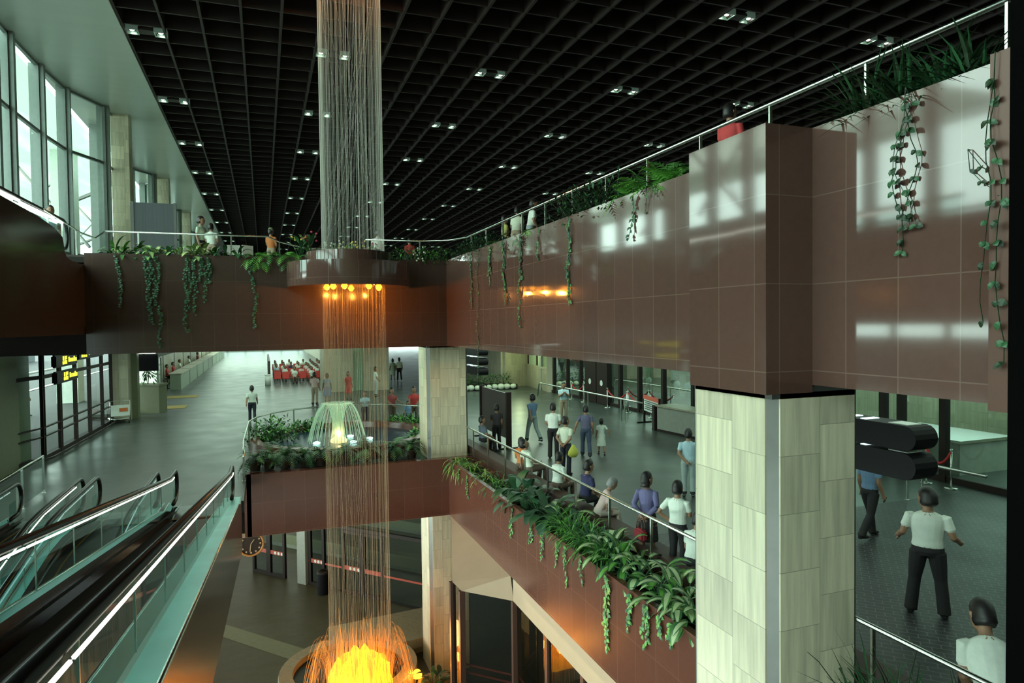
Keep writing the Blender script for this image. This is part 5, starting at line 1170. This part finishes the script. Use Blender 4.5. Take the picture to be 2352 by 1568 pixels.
# staff behind the glass
for i, (px, py, c) in enumerate(((1472, 868, WHITE), (1490, 858, WHITE), (1580, 870, LBLUE), (1555, 872, WHITE))):
    q = onx(px, py, 19.5); person('office worker in a %s shirt behind the glass front, %s from the left' % (('white', 'white', 'pale blue', 'white')[i], ORD[i]), (19.5, q.y, 0), -RTW, (c, NAVYT), .98, face=False, vox=.03, arms=('front', 'front'))
    if i != 1:
        o = thing('office_desk', 'dark office desk behind the glass, in front of worker number %s' % ORD[i], 'desk', (18.6, q.y, 0)); m = MB(); m.box(-.4, .4, -.9, .9, .7, .76); m.build('desktop', BLACKM, o)
        for sy in (-.85, .85): m = MB(); m.box(-.35, .35, sy - .03, sy + .03, 0, .7); m.build('side_panel', BLACKM, o)
# far concourse
person('man in a white shirt and dark trousers walking away down the bright concourse', (-.55, 33.2, 0), AW, (WHITE, NAVYT), .97, arms=('fore', 'back'), stride=.16, vox=.016)
person('person in a pink shirt and khaki trousers standing left of the falling water', (2.62, 38.9, 0), AW - .4, (PINK, KHAKI), 1.05, arms=('down', 'front'), vox=.02)
person('woman in a blue skirt just left of the falling water', (3.35, 39.6, 0), AW, (cloth((.3, .4, .5), 'dusty blue'), BLUE), .98, female=True, skirt=True, vox=.02)
person('woman in a red dress seen through the falling water', (colx(800, 41, 1), 41, 0), .4, (REDC, REDC), .95, female=True, skirt=True, vox=.02)
person('man in a white shirt standing by the green door behind the water', (colx(863, 42, 1), 42, 0), RTW, (WHITE, GREYT), 1.05, vox=.02, arms=('front', 'down'))
person('boy in a pale blue shirt leaning on the curved railing behind the water', (colx(838, 30.2, 1), 30.2, 0), 0, (LBLUE, NAVYT), .85, arms=('rail', 'rail'), vox=.016)
person('person in a dark red shirt at the curved railing, left of two', (colx(900, 29.4, 1), 29.4, 0), .5, (DRED, BRNT), .95, arms=('front', 'rail'), vox=.016)
person('person in a red shirt at the curved railing beside the far corner column', (colx(951, 28.9, 1), 28.9, 0), -.2, (REDC, BRNT), .98, arms=('rail', 'front'), vox=.016)
person('child with dark hair at the curved railing between two people in red', (colx(937, 28.5, 1), 28.5, 0), .3, (BLUE, JEAN), .66, vox=.016)
person('person in a sage dress walking away in the narrow far passage, left of two', (colx(902, 54, 1), 54, 0), AW, (GREENW, GREENW), .98, female=True, skirt=True, vox=.025, stride=.1)
person('person in a white shirt walking away in the narrow far passage, right of two', (colx(917, 53.5, 1), 53.5, 0), AW, (WHITE, BLKT), 1.03, vox=.025, stride=.14)
person('person in a blue shirt standing at the right end of the seat rows', (colx(742, 53, 1), 53, 0), AW, (BLUE, JEAN), 1.05, vox=.025)
# passers outside the left glass
person('passer-by in a pale pink shirt outside the left glass', (-11.4, 40.5, 0), 1.2, (PINK, GREYT), 1.05, vox=.02, stride=.1)
# upper floors
UZ = TOP - .05
person('man with dark hair and a pale shirt standing at the far upper railing', (-1.95, 25.75, UZ), 1.1, (GREENW, BLKT), 1.05, arms=('down', 'front'), turn=.3, vox=.014)
person('boy in a white shirt at the far upper railing seen from behind', (-1.62, 25.55, UZ), AW - .3, (WHITE, KHAKI), .9, arms=('front', 'front'), vox=.014)
k = person('person in an orange vest and a green hat behind the far balcony plants', (.33, 26.0, UZ), AW - .6, (ORNG, KHAKI), .88, arms=('front', 'front'), vox=.014)
m = MB(); m.lathe([(.13, 1.66), (.1, 1.68), (.095, 1.74), (.05, 1.79), (.001, 1.8)], (0, .005, 0), 18); tag(m.build('hat', cloth((.2, .22, .12), 'olive hat'), k, True), None, None)
person('person in a red shirt beyond the right upper railing above the granite box', (7.75, 9.85, UZ), RTW + .3, (REDC, BLKT), 1.02, arms=('front', 'front'), turn=-.2, vox=.011)
person('person in a white shirt bending beyond the right upper railing, left of two', (7.7, 20.4, UZ), RTW + .6, (WHITE2, KHAKI), 1.02, arms=('front', 'front'), lean=.15)
person('person in a white shirt beyond the right upper railing, right of two', (7.75, 19.3, UZ), RTW - .2, (WHITE, GREYT), 1.03, arms=('front', 'front'), lean=.15)
person('person in a yellow green top beyond the right upper railing', (7.75, 21.6, UZ), RTW, (cloth((.4, .4, .12), 'mustard'), BLKT), .95)
person('person in a white top near the far end of the right upper railing', (4.2, 26.2, UZ), AW, (WHITE, BLKT), .95)
person('person in a red top near the far end of the right upper railing', (5.6, 27., UZ), AW, (REDC, BLKT), .85)
person('person in pale blue clothes walking behind the left stepped railing', (-6.0, 24.2, UZ), .3, (LBLUE, cloth((.12, .16, .22), 'slate trousers')), 1.0, stride=.2, vox=.014)
# seated crowd: one figure copied, clothes changed per copy
tmpl = person('', (0, 0, 0), 0, (WHITE, BLKT), .97, pose='sit', seat=.44, arms=('lap', 'lap'), vox=.028, face=False)
tf = person('', (0, 0, 0), 0, (PINK, BRNT), .93, pose='sit', seat=.44, arms=('lap', 'lap'), vox=.028, face=False, female=True)
colsq = [('white', WHITE), ('pale blue', LBLUE), ('cream', WHITE2), ('navy', NAVY), ('pink', PINK), ('sage', GREENW), ('red', REDC), ('blue', BLUE)]
used = {0: False, 1: False}
for (x, y, r_, c_) in SEATS:
    if (r_ == 0 and c_ in (1, 3, 5)) or R.random() < .2: continue
    w = R.randrange(2); nm, mt = R.choice(colsq) if R.random() < .6 else colsq[0]; src = (tmpl, tf)[w]
    lab = 'seated person in a %s top on the %s seat of the %s waiting row' % (nm, ORD[c_], ORD[r_])
    if not used[w]: o = src; o.location = (x, y - .02, 0); o['label'] = lab; o['group'] = 'seated waiting crowd'; used[w] = True
    else: o = dup(src, (x, y - .02, 0), R.uniform(-.2, .2), lab, 'seated waiting crowd', src.scale[2])
    for ch in o.children:
        if ch.name.startswith('body'): sl = ch.material_slots[1]; sl.link = 'OBJECT'; sl.material = mt
for i, (y, c, n) in enumerate(((54.5, REDC, 'red'), (58, REDC, 'red'), (62.5, WHITE, 'white'), (70, WHITE, 'white'), (79, DRED, 'dark red'))):
    o = dup(tmpl, (-6.6, y, .35), RTW, 'counter clerk in a %s top behind the left counters, %s from the doors' % (n, ORD[i]), 'counter clerks', 1.)
    for ch in o.children:
        if ch.name.startswith('body'): sl = ch.material_slots[1]; sl.link = 'OBJECT'; sl.material = c
    q = thing('clerk_stool', 'stool of the counter clerk, %s from the doors' % ORD[i], 'stool', (-6.6, y, 0), 0, 'clerk stools'); m = MB(); m.cyl((0, 0, .68), .2, .1, 12); m.cyl((0, 0, 0), .03, .7, 8); m.cyl((0, 0, 0), .22, .04, 12); m.build('stool', STEELD, q)
# bags
o = thing('handbag', 'red handbag held behind the woman in purple', 'bag', (6.36, 10.62, .45)); m = MB(); m.box(-.06, .06, -.16, .16, 0, .2); k = bevel(m.build('bag_body', cloth((.28, .02, .03), 'red leather'), o), .035, 3); m = MB()
for s in (-.03, .03): m.tube([(s, .1 * math.cos(t), .19 + .2 * math.sin(t)) for t in [PI * i / 10 for i in range(11)]], .009, 6)
m.build('handle', BROWNF, o, True)
o = thing('plastic_bag', 'yellow plastic bag held by the man in white', 'bag', (8.3, 17.55, .62)); m = MB(); m.lathe([(.02, .28), (.06, .24), (.15, .1), (.17, .0), (.1, -.08), (.001, -.09)], (0, 0, 0), 12, sy=.5); m.build('bag_body', cloth((.6, .6, .1), 'yellow plastic'), o, True)
# ------------------------------------------------------------------ light
w = bpy.data.worlds.new('world'); SC.world = w; w.use_nodes = True; nt = w.node_tree; bg = nt.nodes['Background']
bg.inputs['Color'].default_value = (.74, .98, .93, 1); bg.inputs['Strength'].default_value = 4.0
sun = bpy.data.lights.new('daylight', 'SUN'); sun.energy = 12.; sun.angle = 2.2; sun.color = (.82, 1., .9)
so = bpy.data.objects.new('daylight', sun); COL.objects.link(so); so.rotation_euler = Vector((1, -.22, -.22)).to_track_quat('-Z', 'Y').to_euler()
for x, y, sx, sy, p in ((11, 12, 6, 20, 260), (11, 33, 7, 16, 900), (0, 60, 10, 40, 1500), (-2, 30, 8, 10, 260), (3, 24, 6, 4, 120), (0, 105, 12, 40, 3500)): area('concourse_lights', (x, y, BOT + .04), (0, 0, 0), sx, sy, p, (.72, 1., .8))
for x, y, p in ((1, 28, 60), (-3, 20, 30), (6.6, 12, 40)): area('lower_lights', (x, y, LOW - .2), (0, 0, 0), 5, 5, p, (.9, 1., .6))
area('roadway_lights', (5, 40, LOW - .2), (0, 0, 0), 14, 6, 180, (.75, 1., .7))
area('office_lights', (20.5, 20, BOT + .05), (0, 0, 0), 4, 34, 750, (.6, 1., .8))
area('canopy_lights', (-15.5, 50, 14.6), (0, 0, 0), 5, 56, 2500, (.85, 1, .86))
point('stone_wall_fill', (15.8, 41.6, 2.9), 90, (.8, 1, .5), .2)  # unseen fill added to brighten the cream stone wall
point('amber_canopy_light', (3.9, 18.4, -4.4), 40, (1, .5, .18), .4)
sp = point('amber_top_light', (2.5, 18.8, 14.35), 170, (1, .36, .08), .3)
SC.view_settings.view_transform = 'Standard'; SC.view_settings.look = 'None'; SC.view_settings.exposure = .22; SC.view_settings.gamma = 1
SC.cycles.max_bounces = 7; SC.cycles.transparent_max_bounces = 24; SC.cycles.caustics_reflective = False; SC.cycles.caustics_refractive = False
SC.cycles.sample_clamp_indirect = 6
